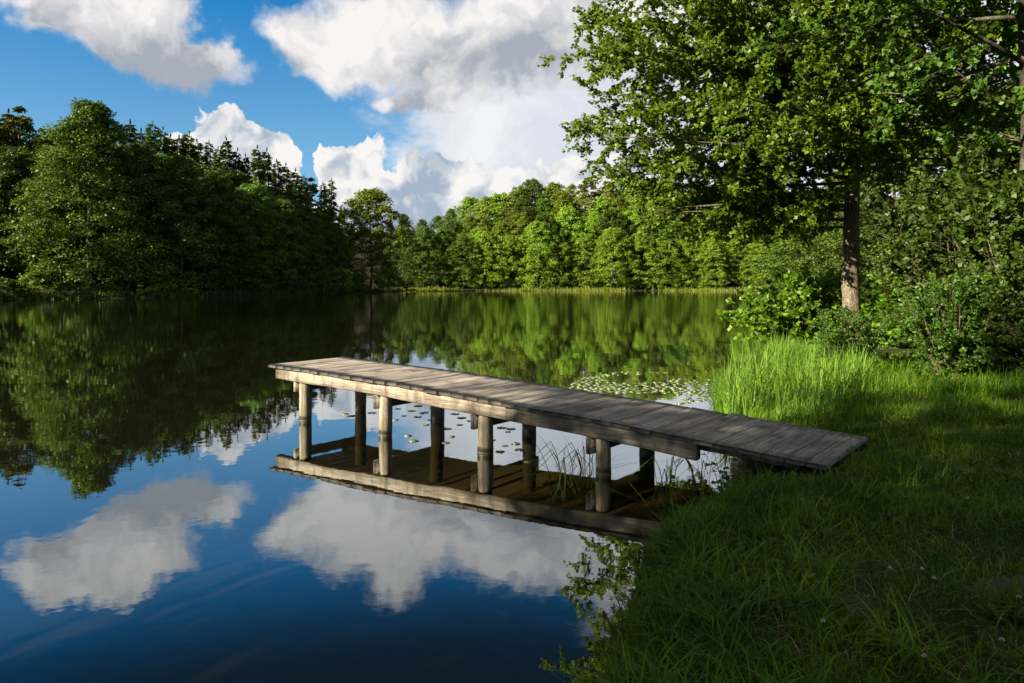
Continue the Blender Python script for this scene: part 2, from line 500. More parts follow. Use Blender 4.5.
def wood_material(name, dark, light, along, rough=0.8, grain=26, island=0.5, stain=(0.035, 0.03, 0.026), end_grain=0.0, weep=0.0):
    """weathered timber: fine grain stretched along the piece, board to board variation, knots and stains"""
    mt, gg, out = material(name)
    geo = gg.node('ShaderNodeNewGeometry')
    pos = gg.node('ShaderNodeTexCoord').outputs['Object']
    rnd = geo.outputs['Random Per Island']
    rot = gg.node('ShaderNodeMapping', {'Vector': pos, 'Rotation': (0, 0, -along), 'Scale': (1, 1, 1)}).outputs[0]
    v = gg.vm('ADD', gg.vm('MULTIPLY', rot, (0.07, 1, 1)), gg.vm('SCALE', (3.1, 7.7, 1.9), rnd))
    n1 = gg.noise(v, grain, 6, 0.7, dist=0.4)
    n3 = gg.noise(v, grain * 4, 3, 0.6)
    n2 = gg.noise(gg.vm('ADD', pos, gg.vm('SCALE', (9, 4, 2), rnd)), 2.2, 5, 0.62)
    cc = gg.mix(gg.step(gg.m('ADD', gg.m('MULTIPLY', n1, 0.7), gg.m('MULTIPLY', n3, 0.3)), 0.33, 0.67), dark, light)
    cc = gg.mix(1.0, cc, gg.mix(rnd, (1 - island * 0.6,) * 3, (1 + island * 0.5, 1 + island * 0.45, 1 + island * 0.4)), 'MULTIPLY')
    cc = gg.mix(gg.step(n2, 0.52, 0.72, 0, 0.75), cc, stain)
    if weep:                                     # rain streaks and darker patches along a beam
        n5 = gg.noise(gg.vm('MULTIPLY', rot, (1.0, 1.0, 0.25)), 7, 5, 0.65)
        cc = gg.mix(gg.step(n5, 0.46, 0.68, 0, weep), cc, stain)
    if end_grain:                                # sawn ends have greyed darker than the faces
        dt = gg.m('ABSOLUTE', gg.vm('DOT_PRODUCT', geo.outputs['True Normal'], (cos(along), sin(along), 0), out=1))
        cc = gg.mix(gg.step(dt, 0.6, 0.9, 0, end_grain), cc, (0.022, 0.020, 0.018))
    bp = gg.node('ShaderNodeBump', {'Strength': 0.5, 'Distance': 0.006, 'Height': gg.m('ADD', n1, gg.m('MULTIPLY', n3, 0.5))})
    pb = gg.node('ShaderNodeBsdfPrincipled', {'Base Color': cc, 'Roughness': rough, 'Specular IOR Level': 0.25, 'Normal': bp.outputs[0]})
    gg.l.new(pb.outputs[0], out.inputs[0])
    return mt


A_D = math.atan2(PD[1], PD[0]); A_W = math.atan2(PW[1], PW[0])
m_deck = wood_material('weathered_deck_boards', (0.085, 0.075, 0.067), (0.315, 0.280, 0.252), A_W, end_grain=0.8)
m_beam = wood_material('pale_beam_timber', (0.080, 0.068, 0.056), (0.285, 0.245, 0.200), A_D, island=0.2, stain=(0.075, 0.058, 0.042), weep=0.85)

m_post, gg, out = material('post_timber')
pos = gg.node('ShaderNodeTexCoord').outputs['Object']
zz = gg.node('ShaderNodeSeparateXYZ', {0: pos}).outputs[2]
n1 = gg.noise(gg.vm('MULTIPLY', pos, (1, 1, 0.12)), 30, 6, 0.7); n2 = gg.noise(pos, 5, 4, 0.6)
cc = gg.mix(gg.step(n1, 0.35, 0.68), (0.085, 0.070, 0.054), (0.285, 0.238, 0.182))
cc = gg.mix(gg.step(n2, 0.5, 0.75, 0, 0.6), cc, (0.11, 0.09, 0.065))
wet = gg.step(gg.m('ADD', zz, gg.m('MULTIPLY', gg.m('SUBTRACT', n2, 0.5), 0.06)), 0.085, 0.05)
alg = gg.step(gg.m('ADD', zz, gg.m('MULTIPLY', gg.m('SUBTRACT', n2, 0.5), 0.2)), 0.20, 0.08)
cc = gg.mix(gg.m('MULTIPLY', alg, 0.5), cc, (0.10, 0.10, 0.05))
cc = gg.mix(wet, cc, (0.026, 0.023, 0.013))
ring = gg.m('MULTIPLY', gg.step(zz, 0.003, 0.008), gg.step(zz, 0.020, 0.014))
cc = gg.mix(gg.m('MULTIPLY', ring, 0.7), cc, (0.13, 0.12, 0.07))
bp = gg.node('ShaderNodeBump', {'Strength': 0.6, 'Distance': 0.008, 'Height': n1})
pb = gg.node('ShaderNodeBsdfPrincipled', {'Base Color': cc, 'Roughness': gg.step(wet, 0, 1, 0.85, 0.35), 'Specular IOR Level': 0.3, 'Normal': bp.outputs[0]})
gg.l.new(pb.outputs[0], out.inputs[0])

pier = thing('pier', 'weathered wooden pier on round log posts reaching from the grassy bank over the lake', 'pier')
rng = np.random.default_rng(5)
G = Geo()
s, THK = 0.0, 0.036
while s < 6.90:
    w = float(np.clip(rng.normal(0.182, 0.018), 0.15, 0.215))
    if s + w > 6.85:
        w = 6.97 - s
    s0, s1 = s + 0.0025, s + w - 0.0035
    f0, f1 = rng.normal(0, 0.006), DECK_W + rng.normal(0, 0.010)
    skew = rng.normal(0, 0.004)
    if s > 5.6:                                  # the last boards were cut a little longer towards the reeds
        f1 += 0.04
    t0, t1 = deck_z(s0) + rng.normal(0, 0.0013), deck_z(s1) + rng.normal(0, 0.0013)
    NS = 7                                       # slight cup and bow along each board
    prof = [(0.0, -THK), (0.0, -0.004), (0.05, 0.0), (0.95, 0.0), (1.0, -0.004), (1.0, -THK)]
    bow = rng.normal(0, 0.003)
    V = []
    for k in range(NS):
        u = k / (NS - 1)
        wv = f0 + (f1 - f0) * u
        for a, dz in prof:
            ss = s0 + (s1 - s0) * a + skew * (u - 0.5)
            V.append(pier_pt(ss, wv, t0 + (t1 - t0) * a + dz + bow * (1 - (2 * u - 1) ** 2)))
    Q = []
    for k in range(NS - 1):
        for j in range(6):
            j2 = (j + 1) % 6
            Q.append((k * 6 + j, k * 6 + j2, k * 6 + 6 + j2, k * 6 + 6 + j))
    for e in (0, (NS - 1) * 6):
        Q += [(e, e + 1, e + 4, e + 5), (e + 1, e + 2, e + 3, e + 4)]
    G.add(V, Q, 0)
    for wn in (0.085, DECK_W - 0.085):           # two rusty nails over each beam
        for a in (0.22, 0.78):
            sn = s0 + (s1 - s0) * (a + rng.normal(0, 0.05)); wq = wn + rng.normal(0, 0.008)
            G.box(pier_pt(sn, wq, t0 + (t1 - t0) * a + bow * 0.3 - 0.004), (0.0055, 0, 0), (0, 0.0055, 0), (0, 0, 0.008), 1)
    s += w
m_nail, gg, out = material('rusty_nail')
gg.l.new(gg.node('ShaderNodeBsdfPrincipled', {'Base Color': (0.022, 0.014, 0.010), 'Roughness': 0.7, 'Metallic': 0.4}).outputs[0], out.inputs[0])
deck = link('deck', G.mesh('deck', [m_deck, m_nail]), pier)


def beam(name, s0, s1, w, thick, hgt_, top_off, m, rnd, drop=0.0):
    """a squared log following the underside of the deck, edges eased and slightly wavy"""
    n = 26
    prof = [(-1, -0.8), (-1, 0.8), (-0.7, 1), (0.7, 1), (1, 0.8), (1, -0.8), (0.7, -1), (-0.7, -1)]
    V, Q = [], []
    for k in range(n):
        ss = s0 + (s1 - s0) * k / (n - 1)
        zc = deck_z(ss) - THK - top_off - hgt_ / 2 - drop * k / (n - 1)
        hh = hgt_ / 2 * (1 + 0.06 * math.sin(ss * 2.3 + rnd) + 0.035 * math.sin(ss * 7.1 + rnd * 3))
        for a, b in prof:
            V.append(pier_pt(ss, w + a * thick / 2 + 0.006 * math.sin(ss * 3.7 + rnd), zc + b * hh if b < 0 else zc + b * hgt_ / 2))
    for k in range(n - 1):
        for j in range(8):
            j2 = (j + 1) % 8
            Q.append((k * 8 + j, k * 8 + j2, k * 8 + 8 + j2, k * 8 + 8 + j))
    for e in (0, (n - 1) * 8):
        Q += [(e, e + 1, e + 4, e + 5), (e + 1, e + 2, e + 3, e + 4), (e + 5, e + 6, e + 7, e)]
    return link(name, quad_mesh(name, V, Q, [m]), pier)


beam('side_beam', 0.10, 5.92, 0.085, 0.10, 0.145, 0.003, m_beam, 1.0)
beam('side_beam', 0.10, 5.92, DECK_W - 0.085, 0.10, 0.145, 0.003, m_beam, 2.2)
o = beam('end_beam', 5.60, 6.72, 0.20, 0.09, 0.085, 0.003, m_beam, 3.0)
o = beam('end_beam', 5.60, 6.72, DECK_W - 0.20, 0.09, 0.085, 0.003, m_beam, 4.1)

FRONT = [0.594, 2.089, 3.576, 4.975, 6.25]
BACK = [0.503, 1.968, 3.40, 4.906, 6.2]
for row, (ss_, w) in enumerate(((FRONT, 0.135), (BACK, 1.125))):
    for k, ss in enumerate(ss_):
        b = pier_pt(ss, w)
        top = deck_z(ss) - THK - (0.149 if k < 4 else 0.09)
        r = 0.070 + rng.normal(0, 0.005)
        zs = np.concatenate((np.linspace(-0.75, top - 0.012, 14), [top]))
        rr = r * (1 + 0.05 * np.sin(zs * 6 + k)) * (1.08 - 0.05 * zs)
        rr[-1] *= 0.93
        lean = rng.normal(0, 0.014, 2)
        pts = np.stack((lean[0] * (zs - top) , lean[1] * (zs - top), zs), 1)
        G = Geo(); G.tube(pts, rr, 18, 0, 0.012, rng)
        n0 = len(G.V[0])
        G.V[0] = np.concatenate((G.V[0], [[0, 0, top + 0.001]]))
        me_v, me_q = G.V[0], list(map(tuple, G.Q[0]))
        last = n0 - 18
        me_q += [(last + j, last + (j + 1) % 18, n0, n0)[:4] for j in range(0)]
        o = link('post', quad_mesh('post', me_v, np.array(me_q), [m_post], smooth=True), pier)
        o.location = (b[0], b[1], 0)
# boards on edge clamped beside each pair of posts, ends poking out past the front posts
for k, ss in enumerate(FRONT[:4]):
    t = deck_z(ss) - THK - 0.149
    G = Geo()
    hb = 0.155 if k else 0.125
    c0 = pier_pt(ss - 0.083 - 0.035, DECK_W / 2 + 0.0, t - hb / 2 - 0.001)
    G.box(c0, np.append(PD, 0) * 0.024, np.append(PW, 0) * (DECK_W / 2 - 0.06), (0, 0, hb / 2))
    link('crossbeam', G.mesh('crossbeam', [m_beam if k == 0 else m_deck]), pier)

# ------------------------------------------------------------------ tree makers
m_leaf_hero = leaf_material('alder_leaf', (0.036, 0.100, 0.005), (0.158, 0.275, 0.015), 0.46)
m_leaf_shaded = leaf_material('shaded_leaf', (0.024, 0.062, 0.006), (0.072, 0.128, 0.012), 0.42)  # thicket shade put into the leaf green, also on the right edge alder
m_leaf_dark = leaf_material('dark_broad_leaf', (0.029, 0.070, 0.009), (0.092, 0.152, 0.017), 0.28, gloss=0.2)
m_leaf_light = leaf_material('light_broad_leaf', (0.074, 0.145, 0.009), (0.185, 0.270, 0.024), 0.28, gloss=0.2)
m_leaf_birch = leaf_material('birch_leaf', (0.105, 0.150, 0.020), (0.205, 0.250, 0.040), 0.30, gloss=0.2)
m_needle = leaf_material('spruce_needles', (0.030, 0.060, 0.010), (0.085, 0.122, 0.020), 0.15, gloss=0.1)
m_pine = leaf_material('pine_needles', (0.044, 0.072, 0.012), (0.120, 0.150, 0.026), 0.15, gloss=0.1)
m_bark = bark_material('grey_brown_bark', (0.055, 0.042, 0.032), (0.24, 0.19, 0.14), 24, 0.3)
m_bark_far = bark_material('dark_bark', (0.05, 0.04, 0.03), (0.14, 0.11, 0.085), 5)
m_bark_shaded = bark_material('shaded_bark', (0.018, 0.014, 0.011), (0.06, 0.047, 0.036), 18, 0.3)  # shade on the right edge trunk put into the bark colour
m_bark_pine = bark_material('orange_pine_bark', (0.10, 0.055, 0.03), (0.30, 0.16, 0.085), 6)
m_bark_birch = bark_material('white_birch_bark', (0.30, 0.28, 0.25), (0.62, 0.60, 0.55), 3, 2.0)
m_twig = bark_material('twig_bark', (0.05, 0.035, 0.025), (0.15, 0.11, 0.08), 20)


def rot_about(v, axis, ang):
    axis = axis / np.linalg.norm(axis)
    return v * cos(ang) + np.cross(axis, v) * sin(ang) + axis * np.dot(axis, v) * (1 - cos(ang))


def bough(rng, p, d, length, r0, n=7, droop=-0.10, wander=0.16):
    """one bending branch: points and radii"""
    pts, dd = [p], d / np.linalg.norm(d)
    for i in range(n):
        dd = dd + np.array((rng.normal(0, wander), rng.normal(0, wander), rng.normal(0, wander * 0.6) + droop)) * (1.6 / n)
        dd /= np.linalg.norm(dd)
        pts.append(pts[-1] + dd * length / n)
    t = np.linspace(0, 1, n + 1)
    return np.array(pts), r0 * (1 - t) ** 0.8 + 0.002


def dress(rng, G, pts, r, leaf, dens, sec_gap=0.34, sec_len=0.42, twig_gap=0.17, twig_len=0.45, start=0.22, flat=0.95, draw_from=0.0):
    """secondary branches, twigs and leaves along a bough"""
    seg = np.linalg.norm(np.diff(pts, axis=0), axis=1); L = seg.sum(); cum = np.concatenate(([0], np.cumsum(seg)))
    up = np.array((0, 0, 1.0))
    Pn, Dn = [], []
    side = 1
    x = L * start
    secs = []
    while x < L:
        i = min(np.searchsorted(cum, x) - 1, len(seg) - 1); i = max(i, 0)
        p = pts[i] + (pts[i + 1] - pts[i]) * (x - cum[i]) / seg[i]
        d = (pts[i + 1] - pts[i]) / seg[i]
        ln = (L * sec_len * (1 - 0.72 * x / L) * rng.uniform(0.65, 1.2)) + 0.25
        ax = unit(up + rng.normal(0, flat, 3))
        sd = rot_about(d, ax, side * radians(rng.uniform(38, 68)))
        secs.append((p, sd, ln, max(r * 0.30 * (1 - x / L), 0.004)))
        side = -side
        x += sec_gap * rng.uniform(0.6, 1.4)
    secs.append((pts[-2], pts[-1] - pts[-2], 0.5, 0.004))
    for p, sd, ln, rr in secs:
        sp_, srad = bough(rng, p, sd, ln, rr, 4, -0.05, 0.22)
        G.tube(sp_, srad, 4, 0)
        k = max(2, int(ln / twig_gap))
        for j in range(k):
            u = (j + rng.uniform(0.3, 1.0)) / k * 4
            i = min(int(u), 3)
            q = sp_[i] + (sp_[i + 1] - sp_[i]) * (u - i)
            dd = unit(sp_[i + 1] - sp_[i])
            ax = unit(up + rng.normal(0, 1.0, 3))
            td = rot_about(dd, ax, (1 if j % 2 else -1) * radians(rng.uniform(25, 75)))
            tl = twig_len * rng.uniform(0.45, 1.15) * min(1, 0.5 + ln)
            e = q + td * tl + np.array((0, 0, -0.12 * tl))
            G.tube([q, (q + e) / 2 + rng.normal(0, 0.015, 3), e], (0.004, 0.003, 0.0015), 3, 0)
            nl = max(3, int(dens * tl))
            tt = rng.uniform(0.08, 1.04, nl)[:, None]
            Pn.append(q + (e - q) * tt + rng.normal(0, 0.018, (nl, 3)))
            Dn.append(td[None] * 0.7 + rng.normal(0, 0.75, (nl, 3)) * (1, 1, 0.55))
    Pn, Dn = np.concatenate(Pn), np.concatenate(Dn)
    Nn = unit(np.array((-0.15, -0.1, 0.8)) + rng.normal(0, 0.75, Pn.shape))
    sz = leaf * rng.uniform(0.65, 1.25, len(Pn))
    G.leaves(Pn, Dn, Nn, sz, sz * rng.uniform(0.62, 0.85, len(Pn)))
    return len(Pn)


def big_tree(name, label, cat, loc, seed, height, r0, limbs, leaf=0.085, dens=30, lean=(0.0, 0.0), group=None, leafmat=None, bark=None, **kw):
    """a near tree: real trunk, limbs, secondary branches, twigs and single leaves.  limbs: (z, azimuth deg, length, rise)"""
    rng = np.random.default_rng(seed)
    root = thing(name, label, cat, loc, 0, group)
    n = 26
    zs = np.linspace(-0.25, height, n); t = np.clip(zs / height, 0, 1)
    wx = np.cumsum(rng.normal(0, 0.018, n)); wy = np.cumsum(rng.normal(0, 0.018, n))
    cx, cy_ = lean[0] * zs + wx - np.interp(0, zs, wx), lean[1] * zs + wy - np.interp(0, zs, wy)
    rad = r0 * (1 - 0.88 * t ** 0.9) + r0 * 0.45 * np.exp(-np.maximum(zs, 0) / 0.22)
    T, G = Geo(), Geo()
    zf = np.linspace(zs[0], zs[-1], 90)
    T.tube(np.stack((np.interp(zf, zs, cx), np.interp(zf, zs, cy_), zf), 1), np.interp(zf, zs, rad), 16, 0, 0.035, rng)
    total = 0
    for (z0, az, ln, rise) in limbs:
        p = np.array((np.interp(z0, zs, cx), np.interp(z0, zs, cy_), z0))
        a = radians(az)
        dd = np.array((cos(a), sin(a), rise))
        r = max(0.016, float(np.interp(z0, zs, rad)) * 0.36 * min(1, ln / 4.5))
        pts, rr = bough(rng, p, dd, ln, r, 8, -0.05 if rise > 0 else 0.02, 0.15)
        T.tube(pts, rr, 7, 0, 0.03, rng)
        total += dress(rng, G, pts, r, leaf, dens, **kw)
    KIDS[root.name] = [link('trunk', T.mesh(name + '_trunk', [bark or m_bark], True), root),
                       link('crown', G.mesh(name + '_crown', [m_twig, leafmat or m_leaf_hero]), root)]
    print(name, 'leaves', total)
    return root


def lobes_leaves(rng, G, centres, radii, per, leaf, flat=0.6, up=0.7, elong=1.0):
    """leaf sprays over many small uneven lobes"""
    Pn, Nn = [], []
    for c_, r in zip(centres, radii):
        n = int(per * (0.6 + 0.8 * rng.random()))
        v = unit(rng.normal(size=(n, 3)))
        v[:, 2] = np.where(v[:, 2] < -0.25, -v[:, 2] * 0.6, v[:, 2])
        rad = r * rng.uniform(0.55, 1.12, n)[:, None]
        Pn.append(c_ + v * rad * (1, 1, flat)); Nn.append(v)
    Pn, Nn = np.concatenate(Pn), np.concatenate(Nn)
    Nn = unit(Nn * 0.9 + np.array((0, 0, up * 0.6)) + rng.normal(0, 0.4, Pn.shape))
    Dn = rng.normal(0, 1, Pn.shape) * (1, 1, 0.5)
    sz = leaf * rng.uniform(0.6, 1.3, len(Pn))
    G.leaves(Pn, Dn, Nn, sz * elong, sz * 0.75, fold=0.15)


PROTO = {}


def far_proto(key, name, cat, seed, H, R, zb, profile, nl, per, leaf, leafmat, barkmat, flat=0.55, lobe=0.26, kind='broad', trunk_r=None):
    """a tree seen at 80 to 200 m: leaf sprays about 0.3 m across on many lobes carried by limbs"""
    rng = np.random.default_rng(seed)
    T, G = Geo(), Geo()
    r0 = trunk_r or H * 0.014
    zs = np.linspace(-0.8, H * 0.97, 12)
    bx = np.cumsum(rng.normal(0, 0.10, 12)); by = np.cumsum(rng.normal(0, 0.10, 12))
    T.tube(np.stack((bx, by, zs), 1), r0 * (1 - 0.9 * np.clip(zs / H, 0, 1)) + 0.01, 7, 0)
    if kind == 'broad':
        t = rng.random(nl) ** 0.85
        rr = np.interp(t, np.linspace(0, 1, len(profile)), profile) * R
        az = rng.random(nl) * 2 * pi
        bulge = 1 + 0.16 * np.sin(az * 3 + seed) + 0.17 * np.sin(az * 4 + t * 11 + seed * 2) + 0.13 * np.sin(az * 7 - t * 23 + seed * 5)
        rad = rr * bulge * np.sqrt(rng.uniform(0.10, 1.0, nl))
        C = np.stack((rad * np.cos(az), rad * np.sin(az), zb + (H - zb) * t * rng.uniform(0.96, 1.0, nl)), 1)
        C[:, 0] += np.interp(C[:, 2], zs, bx); C[:, 1] += np.interp(C[:, 2], zs, by)
        gap = np.sin(az * 5 + seed * 3 + 2 * np.sin(t * 14 + seed)) * np.sin(t * 21 + az * 2 + seed) > -0.62    # hollows between the boughs
        C = C[gap]; t = t[gap]; nl = len(C)
        sizes = R * lobe * rng.uniform(0.35, 1.35, nl) * (1 - 0.45 * t)
        lobes_leaves(rng, G, C, sizes, per, leaf, flat)
        for i in rng.choice(nl, min(nl, 26), replace=False):
            zt = max(zb * 0.7, C[i, 2] - np.hypot(*C[i, :2]) * 0.55)
            p0 = np.array((np.interp(zt, zs, bx), np.interp(zt, zs, by), zt))
            T.tube([p0, p0 * 0.5 + C[i] * 0.5 + (0, 0, 0.25), C[i]], (r0 * 0.3, r0 * 0.2, 0.01), 4, 0)
    elif kind == 'spruce':
        Pn, Dn, Nn = [], [], []
        z_ = zb
        while z_ < H * 0.985:
            L = R * (1 - (z_ - zb) / (H - zb)) ** 0.85 + 0.12
            for k in range(rng.integers(6, 9)):
                a = rng.random() * 2 * pi; l = L * rng.uniform(0.6, 1.12)
                dd = np.array((cos(a), sin(a), 0)); n = max(6, int(per * l))
                u = rng.uniform(0.08, 1, n)[:, None]
                sdv = np.array((-sin(a), cos(a), 0))
                Pn.append(np.array((0, 0, z_ + rng.normal(0, 0.2))) + dd * l * u + np.array((0, 0, -0.34)) * l * u ** 1.3 + sdv * rng.normal(0, 0.16, (n, 1)) * l * (1.1 - u) + rng.normal(0, 0.05, (n, 3)))
                Dn.append(dd + sdv * rng.normal(0, 0.7, (n, 1)) + np.array((0, 0, -0.35)) + rng.normal(0, 0.2, (n, 3)))
                Nn.append(np.array((0, 0, 1.0)) + dd * 0.5 + rng.normal(0, 0.35, (n, 3)))
            z_ += rng.uniform(0.32, 0.55)
        Pn.append(np.array([(0, 0, H * 0.97 + 0.1 * i) for i in range(5)])); Dn.append(np.tile((0.1, 0, 1.0), (5, 1))); Nn.append(rng.normal(size=(5, 3)))
        Pn, Dn, Nn = map(np.concatenate, (Pn, Dn, Nn))
        sz = leaf * rng.uniform(0.6, 1.3, len(Pn))
        G.leaves(Pn, Dn, Nn, sz * 1.5, sz * 0.55)
    me_t, me_c = T.mesh(key + '_trunk', [barkmat], True), G.mesh(key + '_crown', [m_bark_far, leafmat])
    PROTO[key] = dict(name=name, cat=cat, H=H, t=me_t, c=me_c, root=None)


round_p = (0.85, 1.0, 1.0, 0.94, 0.82, 0.60, 0.22)
tall_p = (0.75, 0.92, 1.0, 1.0, 0.92, 0.78, 0.54, 0.20)
cone_p = (0.90, 1.0, 0.95, 0.84, 0.68, 0.46, 0.14)
top_p = (0.25, 0.55, 0.9, 1.0, 0.85, 0.3)
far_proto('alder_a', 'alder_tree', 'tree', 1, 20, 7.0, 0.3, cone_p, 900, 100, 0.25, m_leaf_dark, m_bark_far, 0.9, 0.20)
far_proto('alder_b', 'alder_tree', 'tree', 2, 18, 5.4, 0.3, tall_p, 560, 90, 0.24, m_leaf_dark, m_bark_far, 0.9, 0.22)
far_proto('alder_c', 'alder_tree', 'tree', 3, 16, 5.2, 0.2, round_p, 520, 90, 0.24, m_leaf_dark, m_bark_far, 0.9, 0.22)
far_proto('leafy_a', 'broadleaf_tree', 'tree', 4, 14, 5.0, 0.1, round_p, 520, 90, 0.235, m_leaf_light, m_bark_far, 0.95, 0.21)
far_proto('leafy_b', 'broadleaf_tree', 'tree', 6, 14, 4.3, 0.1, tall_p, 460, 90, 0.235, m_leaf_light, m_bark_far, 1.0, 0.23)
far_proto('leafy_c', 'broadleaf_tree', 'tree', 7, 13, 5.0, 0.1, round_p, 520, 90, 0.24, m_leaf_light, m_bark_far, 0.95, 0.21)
far_proto('birch', 'birch_tree', 'tree', 8, 18, 3.4, 4.0, tall_p, 260, 80, 0.25, m_leaf_birch, m_bark_birch, 1.3, 0.24, trunk_r=0.16)
far_proto('pine_a', 'pine_tree', 'tree', 9, 19, 2.9, 8.0, top_p, 100, 85, 0.34, m_pine, m_bark_pine, 0.8, 0.30, trunk_r=0.2)
far_proto('pine_b', 'pine_tree', 'tree', 10, 19, 2.5, 7.0, cone_p, 110, 80, 0.33, m_pine, m_bark_pine, 0.8, 0.30, trunk_r=0.2)
far_proto('spruce_a', 'spruce_tree', 'tree', 11, 18, 3.0, 1.2, None, 0, 32, 0.36, m_needle, m_bark_far, kind='spruce')
far_proto('spruce_b', 'spruce_tree', 'tree', 12, 18, 2.7, 1.4, None, 0, 34, 0.34, m_needle, m_bark_far, kind='spruce')
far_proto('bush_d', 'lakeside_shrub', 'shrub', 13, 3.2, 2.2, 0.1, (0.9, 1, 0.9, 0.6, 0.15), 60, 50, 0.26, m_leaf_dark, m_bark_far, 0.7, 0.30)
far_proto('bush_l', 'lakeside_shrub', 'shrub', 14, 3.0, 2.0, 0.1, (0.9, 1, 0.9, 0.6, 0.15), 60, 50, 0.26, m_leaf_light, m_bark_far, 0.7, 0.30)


def plant_far(key, x, y, top, label, group, wide=1.0, rz=None, rnd=random.Random(3)):
    p = PROTO[key]
    z0 = gz(x, y)
    k = max(0.25, (top - z0) / p['H'])
    kw = k * wide * rnd.uniform(0.92, 1.12)
    rz = rnd.uniform(0, 6.28) if rz is None else rz
    if p['root'] is None:
        r = thing(p['name'], label, p['cat'], (x, y, z0 - 0.05), rz, group, (kw, kw, k))
        KIDS[r.name] = [link('trunk', p['t'], r), link('crown', p['c'], r)]
        p['root'] = r
        return r
    return copy_thing(p['root'], (x, y, z0 - 0.05), rz, (kw, kw, k), label, group)


# ------------------------------------------------------------------ the woods
R3 = random.Random(21)
SHORE_PX = [-140, -60, 0, 100, 200, 300, 345, 371, 395]
SHORE_D = [64, 72, 78, 86, 94.5, 113, 126, 138, 150]


def shore(px):
    return float(np.interp(px, SHORE_PX, SHORE_D))


def far_tree(key, px, depth, top_y, label, group, wide=1.0):
    return plant_far(key, at(px, depth), depth, height_to(top_y, depth), label, group, wide)


G_L = 'trees along the left shore'
LEFT_FRONT = [
    (-40, 128, 'alder_b', 1.0, 16, 'dark alder at the far left edge, standing left of the two skyline pines'),
    (4, 150, 'alder_c', 1.0, 11, 'shaded alder at left edge of the shore, below two dark skyline pines'),
    (88, 104, 'alder_a', 1.0, 4, 'largest alder on the left shore, broad and sunlit on its left flank'),
    (140, 144, 'alder_b', 0.95, 5, 'dark alder directly right of the largest left shore alder'),
    (180, 156, 'alder_c', 1.0, 4, 'dark rounded alder second to the right of the largest left shore alder'),
    (216, 170, 'alder_b', 0.9, 4, 'dark alder third to the right of the largest left shore alder'),
    (250, 184, 'alder_c', 0.95, 4, 'shaded alder in the middle of the row between largest alder and lone alder'),
    (282, 200, 'alder_b', 1.0, 4, 'sunlit topped alder third to the left of the lone promontory alder'),
    (306, 214, 'alder_c', 1.0, 4, 'rounded shaded alder second to the left of the lone promontory alder'),
    (330, 232, 'alder_b', 0.9, 5, 'small low alder next to the lone promontory alder on its left'),
    (371, 190, 'leafy_a', 0.98, -1, 'lone sunlit alder on the small promontory where the left shore ends'),  # lighter leaf stands in for sun that the hill trees block
]
for px, ty, key, wide, back, lab in LEFT_FRONT:
    far_tree(key, px, shore(px) + back, ty, lab, G_L, wide)
# skyline conifers on the left hill
SKY_X = [-60, 0, 20, 45, 150, 200, 250, 290, 320, 340, 350]
SKY_Y = [118, 112, 112, 122, 124, 138, 149, 162, 175, 193, 202]
ORD = 'first second third fourth fifth sixth seventh eighth ninth tenth eleventh twelfth thirteenth fourteenth fifteenth sixteenth seventeenth eighteenth nineteenth twentieth'.split()
ORD += ['twenty ' + o for o in ORD[:9]] + ['thirtieth'] + ['thirty ' + o for o in ORD[:9]]
px, i = -50.0, 0
sky_l = []
while px < 350:
    if not 62 < px < 118:
        sky_l.append(px)
    px += R3.uniform(7.5, 12)
SPEC = {-1: ('pine_a', 'pine')}
right_no = {}
for px in sky_l:
    key = R3.choice(['pine_b', 'spruce_a', 'spruce_b', 'spruce_a', 'spruce_b'])
    kind = key.split('_')[0]
    side = 'left' if px < 90 else 'right'
    right_no[(side, kind)] = right_no.get((side, kind), 0) + 1
    n = right_no[(side, kind)] - 1
    lab = f'{ORD[n]} {kind} on the left hill skyline counted rightward from the largest shore alder' if side == 'right' else \
          f'{ORD[n]} {kind} from the left edge on the skyline left of the largest shore alder'
    dep = shore(px) + R3.uniform(17, 27)
    ty = float(np.interp(px, SKY_X, SKY_Y)) + R3.uniform(-7, 9)
    far_tree(key, px, dep, ty, lab, 'conifers on the left hill skyline', R3.uniform(0.95, 1.25))
# the slope between: rows seen only as treetops
for row, (back, drop, step_) in enumerate(((11, 40, 16), (15, 30, 13))):
    px = -16 + row * 6
    while px < 345:
        key = R3.choice(['alder_b', 'alder_c', 'alder_b', 'pine_b', 'spruce_a'])
        kind = {'a': 'alder', 'p': 'pine', 's': 'spruce'}[key[0]]
        ty = float(np.interp(px, SKY_X, SKY_Y)) + drop + R3.uniform(-5, 10)
        lab = f'dark {kind} packed into the dense slope between left shore alders and skyline conifers'
        far_tree(key, px, shore(px) + back + R3.uniform(-2, 2), ty, lab, f'{kind}s within the left slope', 1.1)
        px += step_ * R3.uniform(0.8, 1.25)
